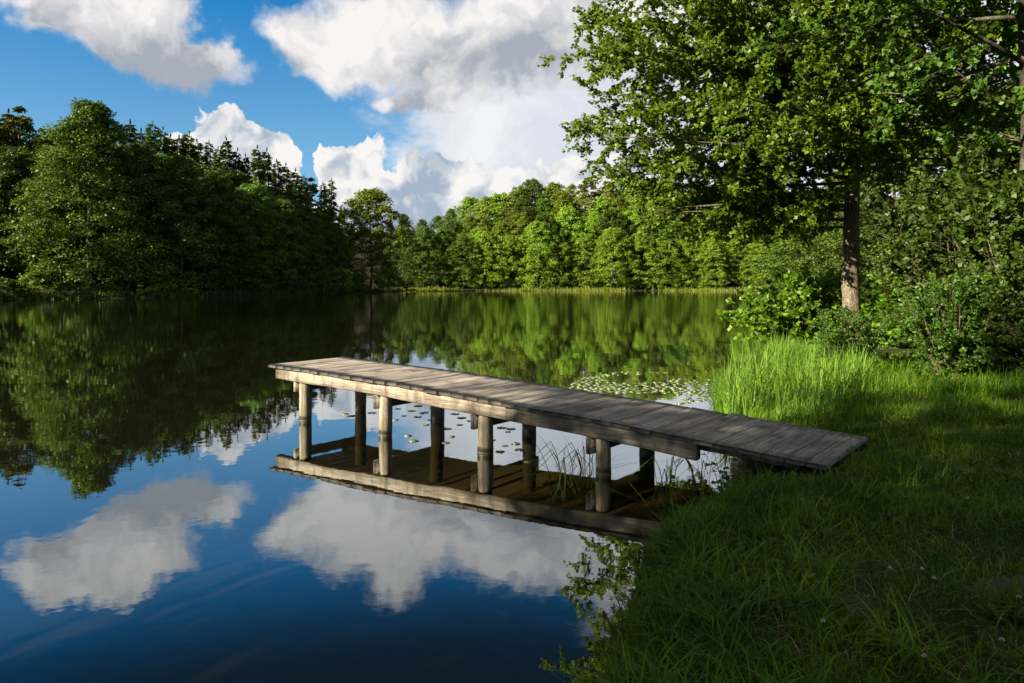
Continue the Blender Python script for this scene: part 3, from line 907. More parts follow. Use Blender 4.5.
# shrubs at the left waterline
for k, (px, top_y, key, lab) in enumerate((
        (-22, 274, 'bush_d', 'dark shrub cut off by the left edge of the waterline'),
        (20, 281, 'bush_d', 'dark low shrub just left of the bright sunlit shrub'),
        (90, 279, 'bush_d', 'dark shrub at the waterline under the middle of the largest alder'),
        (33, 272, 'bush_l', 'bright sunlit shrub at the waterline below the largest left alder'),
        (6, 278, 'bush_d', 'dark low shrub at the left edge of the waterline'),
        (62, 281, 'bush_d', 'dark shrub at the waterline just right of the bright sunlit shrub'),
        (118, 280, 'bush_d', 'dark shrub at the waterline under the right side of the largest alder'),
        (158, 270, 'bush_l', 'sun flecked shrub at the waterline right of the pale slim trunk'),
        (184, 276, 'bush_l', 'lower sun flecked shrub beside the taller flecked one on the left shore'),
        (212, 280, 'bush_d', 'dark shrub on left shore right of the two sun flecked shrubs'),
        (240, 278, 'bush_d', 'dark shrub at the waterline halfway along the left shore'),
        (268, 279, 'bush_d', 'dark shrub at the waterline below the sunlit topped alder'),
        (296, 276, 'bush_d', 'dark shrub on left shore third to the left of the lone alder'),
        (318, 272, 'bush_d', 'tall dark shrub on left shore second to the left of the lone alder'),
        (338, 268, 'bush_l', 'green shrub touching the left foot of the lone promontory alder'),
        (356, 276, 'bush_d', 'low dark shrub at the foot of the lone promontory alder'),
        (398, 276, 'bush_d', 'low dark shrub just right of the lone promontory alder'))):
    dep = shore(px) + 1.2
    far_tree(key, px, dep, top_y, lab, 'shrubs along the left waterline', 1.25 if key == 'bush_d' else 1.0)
# far shore
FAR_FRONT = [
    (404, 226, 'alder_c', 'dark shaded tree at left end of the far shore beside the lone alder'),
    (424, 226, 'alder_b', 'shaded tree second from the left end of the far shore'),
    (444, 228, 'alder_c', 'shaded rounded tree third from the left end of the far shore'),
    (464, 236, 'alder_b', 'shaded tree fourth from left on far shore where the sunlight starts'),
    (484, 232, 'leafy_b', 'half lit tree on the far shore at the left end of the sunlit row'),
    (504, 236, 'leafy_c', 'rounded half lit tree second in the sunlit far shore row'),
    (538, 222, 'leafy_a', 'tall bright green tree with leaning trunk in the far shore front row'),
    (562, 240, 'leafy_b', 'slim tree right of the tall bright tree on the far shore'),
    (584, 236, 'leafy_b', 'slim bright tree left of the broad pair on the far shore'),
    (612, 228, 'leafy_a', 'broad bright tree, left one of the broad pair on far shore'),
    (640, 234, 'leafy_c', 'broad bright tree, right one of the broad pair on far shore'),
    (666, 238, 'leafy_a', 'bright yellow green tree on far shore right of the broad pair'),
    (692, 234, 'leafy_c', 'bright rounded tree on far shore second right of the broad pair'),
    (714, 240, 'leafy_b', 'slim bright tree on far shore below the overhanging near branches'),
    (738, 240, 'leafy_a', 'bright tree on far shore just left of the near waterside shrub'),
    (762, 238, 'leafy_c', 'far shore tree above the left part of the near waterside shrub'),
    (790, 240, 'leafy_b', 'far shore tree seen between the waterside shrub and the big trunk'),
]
for px, ty, key, lab in FAR_FRONT:
    dep = 170 + R3.uniform(-1, 2) - (0 if px > 430 else 4)
    far_tree(key, px, dep, ty, lab, 'trees in front row of the far shore', 1.05)
FSK_X = [385, 415, 430, 445, 460, 480, 500, 530, 560, 600, 640, 700, 760, 900]
FSK_Y = [216, 214, 210, 208, 200, 194, 184, 178, 175, 176, 176, 180, 186, 196]
cnt = {}
for row, (back, drop, step_, keys) in enumerate((
        (8, 36, 20, ['leafy_a', 'leafy_b', 'leafy_c', 'alder_c', 'leafy_b']),
        (15, 19, 18, ['leafy_b', 'birch', 'alder_b', 'leafy_b', 'pine_b', 'leafy_a']),
        (24, 3, 16, ['birch', 'leafy_b', 'alder_b', 'birch', 'pine_a', 'leafy_a']))):
    px = 402 - row * 6
    while px < 900:
        key = R3.choice(keys)
        if px < 455 and key in ('leafy_a', 'leafy_c', 'birch'):
            key = R3.choice(('alder_b', 'alder_c', 'pine_b'))
        kind = {'leafy': 'broadleaf', 'alder': 'alder', 'birch': 'birch', 'pine': 'pine', 'spruce': 'spruce'}[key.split('_')[0]]
        ty = float(np.interp(px, FSK_X, FSK_Y)) + drop + R3.uniform(-4, 7)
        dep = 170 + back + R3.uniform(-2, 2)
        if row == 2 and px < 600:
            cnt[kind] = cnt.get(kind, 0) + 1
            lab = f'{ORD[cnt[kind] - 1]} {kind} from the left on the far hill skyline under the white clouds'
            grp = 'trees on the far hill skyline'
        else:
            lab = ('%s in the middle of the far wooded slope, one of its packed treetops' if px < 600 else
                   '%s on the far wooded slope partly hidden behind the near tree branches') % {'broadleaf': 'green broadleaf tree', 'alder': 'dark alder', 'birch': 'pale birch', 'pine': 'dark pine', 'spruce': 'dark spruce'}[kind]
            grp = f'{kind} trees packed on the far slope' if px < 600 else f'{kind} trees behind the near branches'
        far_tree(key, px, dep, ty, lab, grp, 1.0)
        px += step_ * R3.uniform(0.8, 1.2)
# trees on the right shore between here and there
for px, dep, ty, key, lab in ((800, 62, 196, 'alder_c', 'dark mid distance alder on the right shore seen left of the big trunk'),
                              (842, 48, 170, 'alder_b', 'dark alder on the right shore directly behind the big trunk'),
                              (900, 40, 120, 'alder_c', 'dark alder behind the right thicket, first right of the big trunk'),
                              (975, 36, 90, 'alder_b', 'dark alder behind the right thicket, second right of the big trunk'),
                              (1060, 34, 60, 'alder_c', 'dark alder behind the right thicket at the right edge of view')):
    far_tree(key, px, dep, ty, lab, 'trees on the right shore behind the thicket', 1.15)

# reed belt along the far shore and sedges on the other shores
m_reed = leaf_material('reed_blade', (0.036, 0.088, 0.008), (0.135, 0.215, 0.024), 0.4, gloss=0.2)
m_reed_far = leaf_material('far_reed', (0.13, 0.20, 0.02), (0.29, 0.36, 0.05), 0.4, gloss=0.2)
rng = np.random.default_rng(77)
G = Geo()
n = 9000
t = rng.random(n)
bx = -24 + t * 84
by = np.interp(bx, [-24, -22, -14, 0, 18, 40, 57, 62], [158, 160, 163, 165, 166, 167, 163, 160]) + rng.uniform(-1.6, 0.8, n)
dense = 0.5 + 0.65 * vnoise(bx, by * 0, 0.33)
keep = rng.random(n) < np.clip(dense - 0.12, 0.02, 1)
bx, by = bx[keep], by[keep]; n = len(bx)
hh = (0.45 + 0.75 * (0.5 + 0.5 * vnoise(bx, by, 0.25))) * rng.uniform(0.6, 1.15, n)
a = rng.random(n) * 6.28
G.blades(np.stack((bx, by, np.maximum(ground_z(bx, by), -0.3) - 0.05), 1), np.stack((np.cos(a), np.sin(a)), 1), hh, rng.uniform(0.06, 0.14, n), rng.uniform(0.05, 0.5, n), 2)
tag(link('reeds', G.mesh('far_reeds', [m_reed_far, m_reed_far])), 'pale yellow green belt of reeds along the foot of the far shore', 'reeds', kind='stuff')

G = Geo()
n = 7000
pxs = rng.uniform(-60, 400, n); dd_ = np.interp(pxs, SHORE_PX, SHORE_D) + rng.uniform(-1.2, 2.0, n)
bx, by = (pxs - 512) / F_PX * dd_, dd_
keep = rng.random(n) < np.clip(0.6 + 0.6 * vnoise(bx, by, 0.5), 0.1, 1)
bx, by = bx[keep], by[keep]; n = len(bx); a = rng.random(n) * 6.28
G.blades(np.stack((bx, by, np.maximum(ground_z(bx, by), -0.3) - 0.05), 1), np.stack((np.cos(a), np.sin(a)), 1), rng.uniform(0.4, 1.1, n) * (0.8 + 0.4 * vnoise(bx, by, 0.3)), rng.uniform(0.05, 0.11, n), rng.uniform(0.1, 0.9, n), 2)
tag(link('sedges', G.mesh('shore_sedges', [m_reed, m_leaf_dark])), 'dark sedge fringe along the shaded waterline of the left shore', 'sedges', kind='stuff')

# ------------------------------------------------------------------ near trees and shrubs on the right bank
hero_xy = (7.45, 16.6)
limbs = []
rr_ = random.Random(9)
for k in range(40):
    z0 = 3.9 + k * 0.26 + rr_.uniform(-0.1, 0.1)
    az = (k * 137.5 + 20) % 360
    L_ = float(np.interp(z0, [3.5, 5, 8, 11, 14.5], [4.2, 5.5, 4.5, 3.2, 1.3])) * rr_.uniform(0.85, 1.15)
    limbs.append((z0, az, L_, rr_.uniform(0.0, 0.7)))
limbs += [(3.1, 176, 3.9, -0.04), (2.8, 158, 3.2, 0.0), (3.3, 187, 4.4, -0.08), (3.0, 140, 3.0, 0.05), (3.3, 170, 3.6, -0.02), (3.6, 150, 3.4, 0.0), (3.0, 180, 3.0, -0.02), (3.3, 166, 4.0, -0.04), (4.3, 265, 2.6, 0.1), (4.6, 245, 3.0, 0.0), (4.9, 285, 2.8, 0.1), (5.4, 255, 3.2, 0.1), (2.6, 150, 2.2, 0.1),
          (3.7, 172, 4.2, 0.12), (3.9, 186, 5.0, 0.10), (4.1, 160, 5.2, 0.06), (4.3, 200, 5.4, 0.05), (4.5, 178, 5.6, 0.02), (4.7, 218, 5.2, 0.05), (4.9, 190, 5.7, 0.05), (5.2, 170, 5.8, 0.06), (5.4, 182, 5.8, 0.16),
          (5.6, 205, 5.8, 0.1), (5.9, 190, 5.9, 0.10), (6.3, 166, 5.7, 0.20), (6.7, 205, 5.7, 0.12), (7.1, 182, 5.5, 0.12), (7.6, 195, 4.6, 0.2), (8.2, 175, 4.2, 0.2), (4.4, 235, 4.4, 0.1), (5.0, 262, 4.4, 0.15), (6.0, 245, 5.0, 0.15),
          (7.0, 230, 5.0, 0.1), (4.9, 300, 3.8, 0.15), (5.8, 320, 4.2, 0.1), (6.4, 280, 4.6, 0.1), (4.2, 250, 3.4, 0.05)]
hero = big_tree('alder_tree', 'big alder with a sunlit bare lower trunk spreading over the reeds and water', 'tree',
                (hero_xy[0], hero_xy[1], gz(*hero_xy)), 31, 15.0, 0.20, limbs, 0.092, 80, twig_gap=0.135, start=0.09)


def ring_limbs(seed, z0, z1, n, l0, l1, clear=0.0):
    q = random.Random(seed)
    return [(z0 + (z1 - z0) * k / n + q.uniform(-0.1, 0.1), k * 137.5 + seed * 31 + q.uniform(-20, 20), (l0 + 1.9 * math.sin(min(1, k / n * 1.25) * pi) + (l1 - l0) * (k / n) ** 1.4) * q.uniform(0.85, 1.1), q.uniform(0.0, 0.45)) for k in range(n)
            if not (z0 + (z1 - z0) * k / n < clear and 110 < (k * 137.5 + seed * 31) % 360 < 260)]


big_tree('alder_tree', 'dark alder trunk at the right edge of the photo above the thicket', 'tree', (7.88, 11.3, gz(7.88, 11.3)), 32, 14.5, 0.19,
         ring_limbs(4, 2.6, 14, 66, 2.2, 1.6, 3.6), 0.095, 80, leafmat=m_leaf_shaded, lean=(-0.012, 0.0), bark=m_bark_shaded)
big_tree('alder_tree', 'slimmer alder inside the thicket, between the sunlit trunk and right edge trunk', 'tree', (8.75, 15.0, gz(8.75, 15.0)), 33, 13.0, 0.12,
         ring_limbs(7, 2.2, 12.5, 46, 2.2, 1.4, 5.2), 0.095, 80)

# trees behind the viewer on the near bank: they shade the lawn and the landward half of the pier
N_S = np.array((-SUN_XY[1] * -1, -SUN_XY[0]))
N_S = np.array((SUN_XY[1], -SUN_XY[0]))          # across the sun's path, pointing to the lake


def shade_at(along, across):
    return -SUN_XY * along + N_S * across


for k, (al, ac, sc_, lab) in enumerate(((-12.5, 2.2, 1.0, 'nearest alder on the bank behind the viewer, shading the lawn'),
                                         (-15.5, -4.6, 1.05, 'alder on the bank left behind the viewer, second along the bank'),
                                         (-24, -1.6, 1.45, 'tallest alder on the bank far left behind the viewer'),
                                         (-23, -9, 1.3, 'alder deepest inland behind the viewer'),
                                         (-18.5, 1.7, 1.1, 'alder just beyond the nearest one on the bank behind the viewer'),
                                         (-9.0, -3.6, 0.9, 'small alder close behind the viewer'),
                                         (-20, 6.0, (0.72, 0.72, 0.83), 'young alder nearest the water on the bank left of the viewer'))):
    q = shade_at(al, ac)
    copy_thing(hero, (q[0], q[1], gz(*q)), (1.3, 3.2, 5.1, 0.7, 1.9, 4.0, 2.6)[k], sc_ if isinstance(sc_, tuple) else (sc_, sc_, sc_), lab, 'alders on the bank behind the viewer')


def make_shrub(name, label, loc, seed, height, spread, stems, leaf, dens, leafmat, group=None, rz=0.0, **kw):
    rng = np.random.default_rng(seed)
    root = thing(name, label, 'shrub', loc, rz, group)
    T, G = Geo(), Geo()
    tot = 0
    for k in range(stems):
        a = k * 2.4 + rng.uniform(-0.4, 0.4)
        tilt = rng.uniform(0.05, 1.0) * spread
        L = height * rng.uniform(0.7, 1.08) * (1.0 if tilt < 0.6 * spread else 0.92)
        p = np.array((0.25 * cos(a) * rng.random(), 0.25 * sin(a) * rng.random(), -0.1))
        pts, rr = bough(rng, p, np.array((cos(a) * tilt, sin(a) * tilt, 1.0)), L, 0.02 + 0.006 * height, 8, -0.10, 0.16)
        T.tube(pts, rr, 6, 0, 0.03, rng)
        tot += dress(rng, G, pts, 0.02, leaf, dens, start=0.06, flat=0.7, **kw)
    KIDS[root.name] = [link('stems', T.mesh(name + '_stems', [m_twig], True), root), link('foliage', G.mesh(name + '_foliage', [m_twig, leafmat]), root)]
    print(name, 'leaves', tot)
    return root


G_T = 'shrubs of the dark right thicket'
sA = make_shrub('hazel_shrub', 'dense dark shrub at the left end of the right thicket, beside the sunlit trunk', (7.35, 12.0, gz(7.35, 12.0)), 41, 2.7, 0.60, 17, 0.085, 80, m_leaf_shaded, G_T, sec_gap=0.24, sec_len=0.40)
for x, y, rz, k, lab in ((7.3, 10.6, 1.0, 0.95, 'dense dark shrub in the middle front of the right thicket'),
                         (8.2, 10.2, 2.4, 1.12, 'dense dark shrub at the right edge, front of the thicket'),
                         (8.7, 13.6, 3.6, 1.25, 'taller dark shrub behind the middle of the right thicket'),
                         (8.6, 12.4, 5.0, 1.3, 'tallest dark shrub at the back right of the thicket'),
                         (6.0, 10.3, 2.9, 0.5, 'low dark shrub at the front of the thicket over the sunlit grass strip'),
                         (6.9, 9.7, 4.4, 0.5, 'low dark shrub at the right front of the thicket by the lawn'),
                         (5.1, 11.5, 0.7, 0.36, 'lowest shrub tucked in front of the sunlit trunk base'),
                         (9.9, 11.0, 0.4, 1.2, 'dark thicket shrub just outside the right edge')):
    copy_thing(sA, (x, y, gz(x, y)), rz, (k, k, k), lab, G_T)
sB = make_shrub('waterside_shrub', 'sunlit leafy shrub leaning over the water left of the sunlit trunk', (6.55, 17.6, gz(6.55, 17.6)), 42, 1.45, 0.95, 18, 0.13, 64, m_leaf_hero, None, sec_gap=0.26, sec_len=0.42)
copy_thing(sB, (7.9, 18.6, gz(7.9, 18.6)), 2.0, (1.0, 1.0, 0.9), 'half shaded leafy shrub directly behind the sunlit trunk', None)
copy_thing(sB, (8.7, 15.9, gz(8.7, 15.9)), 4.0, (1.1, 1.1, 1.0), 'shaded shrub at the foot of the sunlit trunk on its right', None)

# ------------------------------------------------------------------ grass
m_grass = leaf_material('grass_blade', (0.021, 0.068, 0.003), (0.135, 0.250, 0.012), 0.40, gloss=0.2, patch=0.42)
rng = np.random.default_rng(101)


def bare_mask(x, y):
    return np.hypot((x - 2.36) / 0.30, (y - 3.46) / 0.09) > 1.0 + 0.3 * vnoise(x, y, 9)


def scatter(n, x0, x1, y0, y1):
    return rng.uniform(x0, x1, n), rng.uniform(y0, y1, n)


def under_pier(x, y, lo=-0.02):
    s_ = (x - PF[0]) * PD[0] + (y - PF[1]) * PD[1]
    w_ = (x - PF[0]) * PW[0] + (y - PF[1]) * PW[1]
    return (s_ > 4) & (s_ < 6.99) & (w_ > lo) & (w_ < DECK_W + 0.04)


G = Geo()
for (n, x0, x1, y0, y1, hs, wd) in ((62000, -0.3, 4.2, 1.4, 4.2, 0.055, 0.0056), (60000, 0.4, 6.2, 4.2, 7.2, 0.07, 0.0075), (50000, 1.8, 9.5, 7.2, 10.6, 0.11, 0.008)):
    x, y = scatter(n, x0, x1, y0, y1)
    sd = lake_sd(x, y)
    tuft = 0.5 + 0.5 * vnoise(x, y, 6.5) * 0.6 + 0.4 * vnoise(x + 9, y, 2.3) * 0.5
    ok = (sd > -0.03) & (bare_mask(x, y) | (rng.random(len(x)) < 0.22)) & ~under_pier(x, y) & (rng.random(len(x)) < np.clip(0.45 + tuft * 0.7, 0.2, 1)) & (x < 1.6 + 0.82 * y)
    x, y, sd, tuft = x[ok], y[ok], sd[ok], tuft[ok]
    n = len(x)
    edge = np.exp(-np.maximum(sd, 0) / 0.55)
    h = hs * (0.45 + 0.9 * np.clip(tuft, 0, 1)) * rng.uniform(0.5, 1.5, n) * (1 + 0.55 * edge)
    long_ = rng.random(n) < 0.03 + 0.06 * edge
    h = np.where(long_, h * 1.6, h)
    a = rng.random(n) * 6.28
    base = np.stack((x, y, ground_z(x, y) - 0.01), 1)
    G.blades(base, np.stack((np.cos(a), np.sin(a)), 1), h, wd * rng.uniform(0.6, 1.3, n), rng.uniform(0.15, 1.2, n), 3)
# broad arching blades near the water's edge, in tufts
for k in range(280):
    while True:
        cx_, cy_ = rng.uniform(0, 3.2), rng.uniform(2.0, 6.6)
        sd = float(lake_sd(np.array([cx_]), np.array([cy_]))[0])
        if 0.0 < sd < (0.5 if rng.random() < 0.7 else 1.3) and not under_pier(np.array([cx_]), np.array([cy_]), -0.12)[0]:
            break
    n = rng.integers(10, 26)
    x, y = cx_ + rng.normal(0, 0.05, n), cy_ + rng.normal(0, 0.05, n)
    a = rng.random(n) * 6.28
    L_ = rng.uniform(0.10, 0.27)
    G.blades(np.stack((x, y, ground_z(x, y) - 0.01), 1), np.stack((np.cos(a), np.sin(a)), 1), L_ * rng.uniform(0.5, 1.15, n), rng.uniform(0.006, 0.013, n), rng.uniform(0.3, 1.35, n), 5)
# last year's straw lying through the green
x, y = scatter(5500, 0.0, 6.5, 1.5, 9.0)
ok = (lake_sd(x, y) > 0.0) & ~under_pier(x, y) & (x < 1.6 + 0.82 * y) & (vnoise(x + 2, y, 2.2) > -0.2)
x, y = x[ok], y[ok]; n = len(x); a = rng.random(n) * 6.28
G.blades(np.stack((x, y, ground_z(x, y) + 0.005), 1), np.stack((np.cos(a), np.sin(a)), 1), rng.uniform(0.05, 0.13, n), rng.uniform(0.003, 0.005, n), rng.uniform(0.9, 2.2, n), 3, m=0)
m_straw = leaf_material('dry_straw', (0.14, 0.11, 0.05), (0.30, 0.24, 0.12), 0.2, gloss=0.2)
tag(link('grass', G.mesh('lawn_grass', [m_straw, m_grass])), 'shaded green lawn grass covering the bank beside the pier', 'grass', kind='stuff')

# low clover and plantain leaves between the blades
G = Geo()
x, y = scatter(26000, 0.0, 5.5, 1.5, 8.0)
ok = (lake_sd(x, y) > 0.1) & bare_mask(x, y) & ~under_pier(x, y) & (vnoise(x + 4, y, 3.1) > -0.1) & (x < 1.6 + 0.82 * y)
x, y = x[ok], y[ok]; n = len(x)
a = rng.random(n) * 6.28
Pn = np.stack((x, y, ground_z(x, y) + rng.uniform(0.01, 0.06, n)), 1)
sz = rng.uniform(0.012, 0.026, n)
G.leaves(Pn, np.stack((np.cos(a), np.sin(a), rng.uniform(-0.1, 0.3, n)), 1), unit(np.array((0, 0, 1.0)) + rng.normal(0, 0.3, (n, 3))), sz, sz * 0.95)
for k in range(260):                              # rosettes of broad weed leaves
    cx_, cy_ = rng.uniform(0.3, 5.0), rng.uniform(1.8, 7.8)
    if float(lake_sd(np.array([cx_]), np.array([cy_]))[0]) < 0.12 or under_pier(np.array([cx_]), np.array([cy_]))[0]:
        continue
    n = rng.integers(6, 13); a = rng.random(n) * 6.28
    Ls = rng.uniform(0.035, 0.085, n)
    G.leaves(np.tile((cx_, cy_, gz(cx_, cy_) + 0.02), (n, 1)) + rng.normal(0, 0.012, (n, 3)), np.stack((np.cos(a), np.sin(a), rng.uniform(0.1, 0.9, n)), 1),
             np.stack((-np.cos(a) * 0.4, -np.sin(a) * 0.4, np.ones(n)), 1), Ls, Ls * 0.42)
tag(link('clover', G.mesh('clover_leaves', [m_grass, m_grass])), 'small round clover leaves spread low through the shaded lawn', 'ground cover', kind='stuff')

# sedges and tall grass between the pier, the reeds and the thicket
G = Geo()
x, y = scatter(60000, 2.2, 8.5, 7.8, 18.0)
sd = lake_sd(x, y)
lim = np.interp(y, [8, 10, 13, 18], [0.9, 1.5, 1.5, 1.0])
ok = (sd > -0.75 * np.clip(0.6 + 0.5 * vnoise(x, y, 1.7), 0.1, 1)) & (sd < lim) & ~under_pier(x, y, -0.2)
ok &= rng.random(len(x)) < np.clip(0.50 + 0.9 * vnoise(x, y, 2.6), 0.04, 1)
x, y, sd = x[ok], y[ok], sd[ok]; n = len(x)
h = rng.uniform(0.35, 1.05, n) * np.where(sd < 0.25, 1.05, 0.8) * (0.80 + 0.45 * vnoise(x, y, 1.9)) * np.where(sd < 0.1, 0.95, 0.75)
a = rng.random(n) * 6.28
G.blades(np.stack((x, y, np.maximum(ground_z(x, y), -0.2) - 0.02), 1), np.stack((np.cos(a), np.sin(a)), 1), h * 1.12, rng.uniform(0.009, 0.020, n), rng.uniform(0.1, 0.85, n), 4)
tag(link('sedges', G.mesh('sedges', [m_reed, m_reed])), 'tall sunlit sedges and reeds crowding the bank behind the pier', 'reeds', kind='stuff')
G = Geo()
x, y = scatter(30000, 3.2, 10, 8.2, 12.5)
sd = lake_sd(x, y)
ok = (sd > 0.9) & (y > 8.6 + 0.28 * np.abs(x - 6)) & (rng.random(len(x)) < np.clip(0.55 + 0.5 * vnoise(x, y, 2.0), 0.1, 1))
x, y = x[ok], y[ok]; n = len(x)
a = rng.random(n) * 6.28
G.blades(np.stack((x, y, ground_z(x, y) - 0.02), 1), np.stack((np.cos(a), np.sin(a)), 1), rng.uniform(0.12, 0.38, n), rng.uniform(0.006, 0.012, n), rng.uniform(0.1, 0.9, n), 4)
tag(link('tall_grass', G.mesh('tall_grass', [m_grass, m_grass])), 'tall uncut grass in front of the dark right thicket', 'grass', kind='stuff')

# ------------------------------------------------------------------ small plants
m_pad, gg, out = material('lily_pad')
rnd = gg.node('ShaderNodeObjectInfo').outputs['Random']
cc = gg.mix(rnd, (0.065, 0.100, 0.022), (0.15, 0.18, 0.06))
pb = gg.node('ShaderNodeBsdfPrincipled', {'Base Color': cc, 'Roughness': 0.32, 'Specular IOR Level': 0.6})
gg.l.new(pb.outputs[0], out.inputs[0])


def pad_mesh(seed):
    q = np.random.default_rng(seed)
    n = 20
    th = np.linspace(radians(14), radians(346), n)
    r = 1 + q.normal(0, 0.025, n)
    top = [(0.05, 0, 0.030)] + [(r[i] * cos(th[i]), r[i] * sin(th[i]), 0.03 + q.normal(0.02, 0.03)) for i in range(n)]
    bot = [(v[0], v[1], v[2] - 0.05) for v in top]
    V = top + bot
    Q = [(0, i, i + 1, i + 2) for i in range(1, n - 1, 2)] + [(0, n - 1, n, n)] if n % 2 else [(0, i, i + 1, min(i + 2, n)) for i in range(1, n, 2)]
    Q = [(0, i, i + 1, i + 2) for i in range(1, n - 2, 2)] + [(0, n - 1, n, n + 1 + n)]
    k = n + 1
    Q = [f if max(f) < 2 * k and len(set(f)) == 4 else (0, n - 1, n, k) for f in Q]
    Q += [(i, k + i, k + i + 1, i + 1) for i in range(1, n)]
    return quad_mesh('lily_pad', V, Q, [m_pad])


pads = [pad_mesh(i) for i in range(4)]
first = {}
q = random.Random(8)
spots = []
tries = 0
while len(spots) < 230 and tries < 60000:
    tries += 1
    px, py = q.uniform(568, 716), q.uniform(372, 408)
    dpt = F_PX * H_EYE / (py - HORIZON)
    x, y = at(px, dpt), dpt
    if (px - 645) ** 2 / 76 ** 2 + (py - 389) ** 2 / 18 ** 2 > 1 or vnoise(np.array(x), np.array(y), 2.4) < -0.12:
        continue
    r = q.uniform(0.035, 0.075)
    if all((x - a) ** 2 + (y - b) ** 2 > (0.82 * (r + c_)) ** 2 for a, b, c_, _ in spots) and lake_sd(np.array([x]), np.array([y]))[0] < -0.15:
        spots.append((x, y, r, 0))
scat = []
for px, py in ((345, 414), (352, 416), (372, 413), (398, 409), (404, 416), (412, 411), (418, 417), (424, 413), (430, 420), (450, 408), (455, 414), (462, 418), (470, 421), (447, 429), (452, 437), (446, 443),
               (468, 410), (474, 416), (480, 409), (502, 428), (508, 432), (511, 429), (516, 444), (460, 425), (425, 425), (408, 436), (414, 441), (500, 452), (395, 420), (440, 412), (520, 450), (528, 462), (505, 446), (492, 440), (432, 408), (418, 406)):
    dpt = F_PX * H_EYE / (py - HORIZON)
    scat.append((at(px, dpt), dpt, q.uniform(0.035, 0.065), 1))
for x, y, r, kind in spots + scat:
    o = link('lily_pad', pads[q.randrange(4)])
    o.location, o.rotation_euler, o.scale = (x, y, 0.001), (0, 0, q.uniform(0, 6.28)), (r, r * q.uniform(0.8, 1.0), q.uniform(0.04, 0.12))
    if kind == 0:
        tag(o, 'pale green lily pad in the crowded patch beyond the pier by the reeds', 'lily pad', 'lily pads crowded beyond the pier')
    else:
        tag(o, 'small dark lily pad floating alone among the pier posts', 'lily pad', 'lily pads scattered among the pier posts')

# rushes standing in the water under the landward half of the pier
m_rush = leaf_material('rush_stem', (0.040, 0.085, 0.014), (0.105, 0.165, 0.030), 0.35)
q = np.random.default_rng(15)
for px, py, n, hmax, lab in ((566, 474, 24, 0.55, 'clump of bent green rushes under the pier left of the fourth front post'),
                             (586, 470, 30, 0.50, 'dense dark rush clump touching the left side of the fourth front post'),
                             (668, 486, 14, 0.42, 'sparse drooping rush clump under the pier right of the fourth front post'),
                             (700, 484, 12, 0.40, 'thin rush clump under the pier close to the grassy bank')):
    dpt = F_PX * H_EYE / (py - HORIZON)
    x, y = at(px, dpt), dpt
    G = Geo()
    a = q.random(n) * 6.28
    base = np.stack((q.normal(0, 0.05, n), q.normal(0, 0.05, n), np.full(n, -0.25)), 1)
    G.blades(base, np.stack((np.cos(a), np.sin(a)), 1), 0.25 + hmax * q.uniform(0.4, 1.0, n), q.uniform(0.007, 0.013, n), q.uniform(0.2, 1.5, n), 6)
    for j in range(5):                            # snapped blades hanging to the water
        a0 = q.random() * 6.28; l1, l2 = q.uniform(0.15, 0.32), q.uniform(0.12, 0.3)
        p1 = np.array((0.05 * cos(a0), 0.05 * sin(a0), 0)) + np.array((cos(a0) * 0.35, sin(a0) * 0.35, 1)) * l1
        p2 = p1 + np.array((cos(a0) * 0.8, sin(a0) * 0.8, -0.75)) * l2
        G.tube([(0, 0, -0.2), p1 * 0.6, p1, p1 * 0.5 + p2 * 0.5, p2], (0.004, 0.004, 0.0035, 0.003, 0.001), 4, 1)
    o = link('rush_clump', G.mesh('rush_clump', [m_rush, m_rush]))
    o.location = (x, y, 0)
    tag(o, lab, 'rushes', 'rush clumps under the pier')

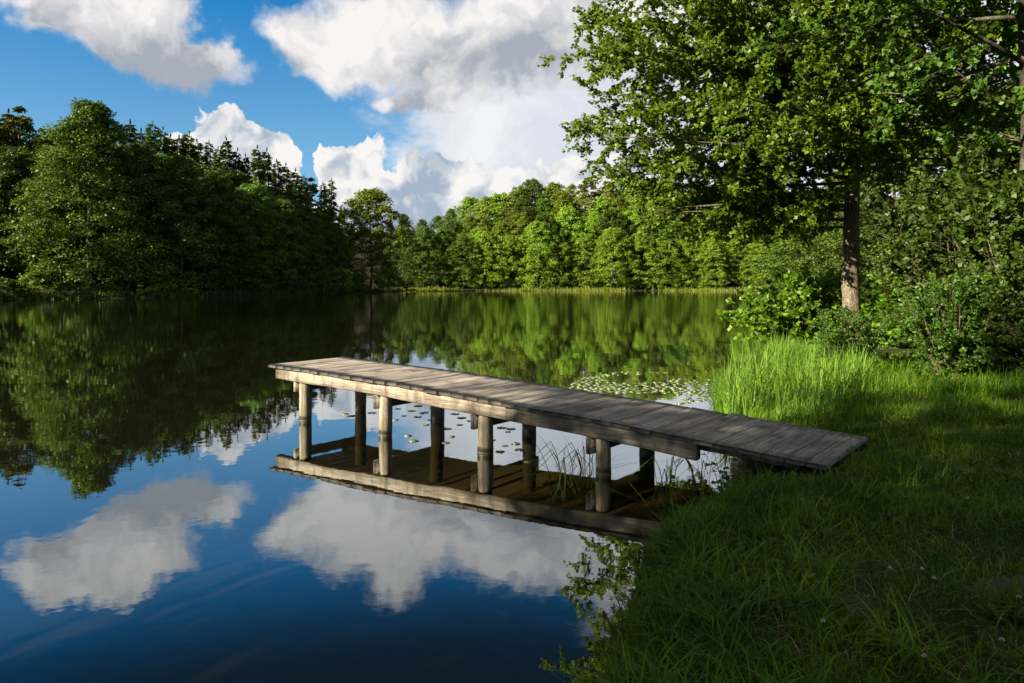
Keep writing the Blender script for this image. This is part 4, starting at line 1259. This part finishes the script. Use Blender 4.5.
# a round leaved plant by the last post
G, T = Geo(), Geo()
q = np.random.default_rng(4)
for k in range(9):
    a = k * 2.4; l = q.uniform(0.12, 0.34)
    e = np.array((cos(a) * l * 0.5, sin(a) * l * 0.5, l))
    T.tube([(0, 0, -0.1), e * 0.5 + (0, 0, 0.02), e], (0.004, 0.003, 0.002), 5, 0)
    n = 3
    G.leaves(e * np.array([[1.0], [0.8], [0.62]]), np.array([(cos(a + j), sin(a + j), -0.1) for j in (0, 1.6, -1.6)]), np.array([(0.1, -0.3, 1.0)] * 3) + q.normal(0, 0.2, (3, 3)), q.uniform(0.05, 0.075, 3), q.uniform(0.05, 0.065, 3))
r = thing('leafy_plant', 'round leaved green plant at the water edge beside the last front pier post', 'plant', (1.70, 6.02, 0.02))
link('stems', T.mesh('stems', [m_twig]), r); link('foliage', G.mesh('foliage', [m_twig, m_leaf_shaded]), r)

# white clover flowers dotted in the lawn
m_white, gg, out = material('white_petals')
n1 = gg.noise(gg.node('ShaderNodeTexCoord').outputs['Object'], 160, 3)
pb = gg.node('ShaderNodeBsdfPrincipled', {'Base Color': gg.mix(n1, (0.30, 0.29, 0.24), (0.60, 0.58, 0.52)), 'Roughness': 0.7})
gg.l.new(pb.outputs[0], out.inputs[0])
q = np.random.default_rng(6)
G, T = Geo(), Geo()
v = unit(q.normal(size=(46, 3))); v[:, 2] = np.abs(v[:, 2]) * 1.1 - 0.25
G.leaves(v * 0.003 + (0, 0, 0.10), v, q.normal(size=(46, 3)), 0.008, 0.004)
T.tube([(0, 0, -0.01), (0.004, 0.002, 0.05), (0, 0, 0.098)], 0.0012, 5, 0)
me_h, me_s = G.mesh('flower_head', [m_white, m_white]), T.mesh('stem', [m_leaf_shaded])
root0 = None
for k, (px, py) in enumerate(((934, 578), (922, 569), (890, 568), (1019, 597), (924, 656), (823, 621), (1002, 640), (968, 498))):
    zt = 0.5
    for _ in range(4):
        dpt = F_PX * (H_EYE - zt) / (py - HORIZON)
        x, y = at(px, dpt), dpt
        zt = gz(x, y) + 0.10
    lab = 'tiny white clover flower standing in the shaded lawn'
    if root0 is None:
        root0 = thing('clover_flower', lab, 'flower', (x, y, zt - 0.10), 0, 'white clover flowers in the lawn')
        KIDS[root0.name] = [link('flower_head', me_h, root0), link('stem', me_s, root0)]
    else:
        copy_thing(root0, (x, y, zt - 0.10), k * 1.1, (1, 1, 1), lab, 'white clover flowers in the lawn')
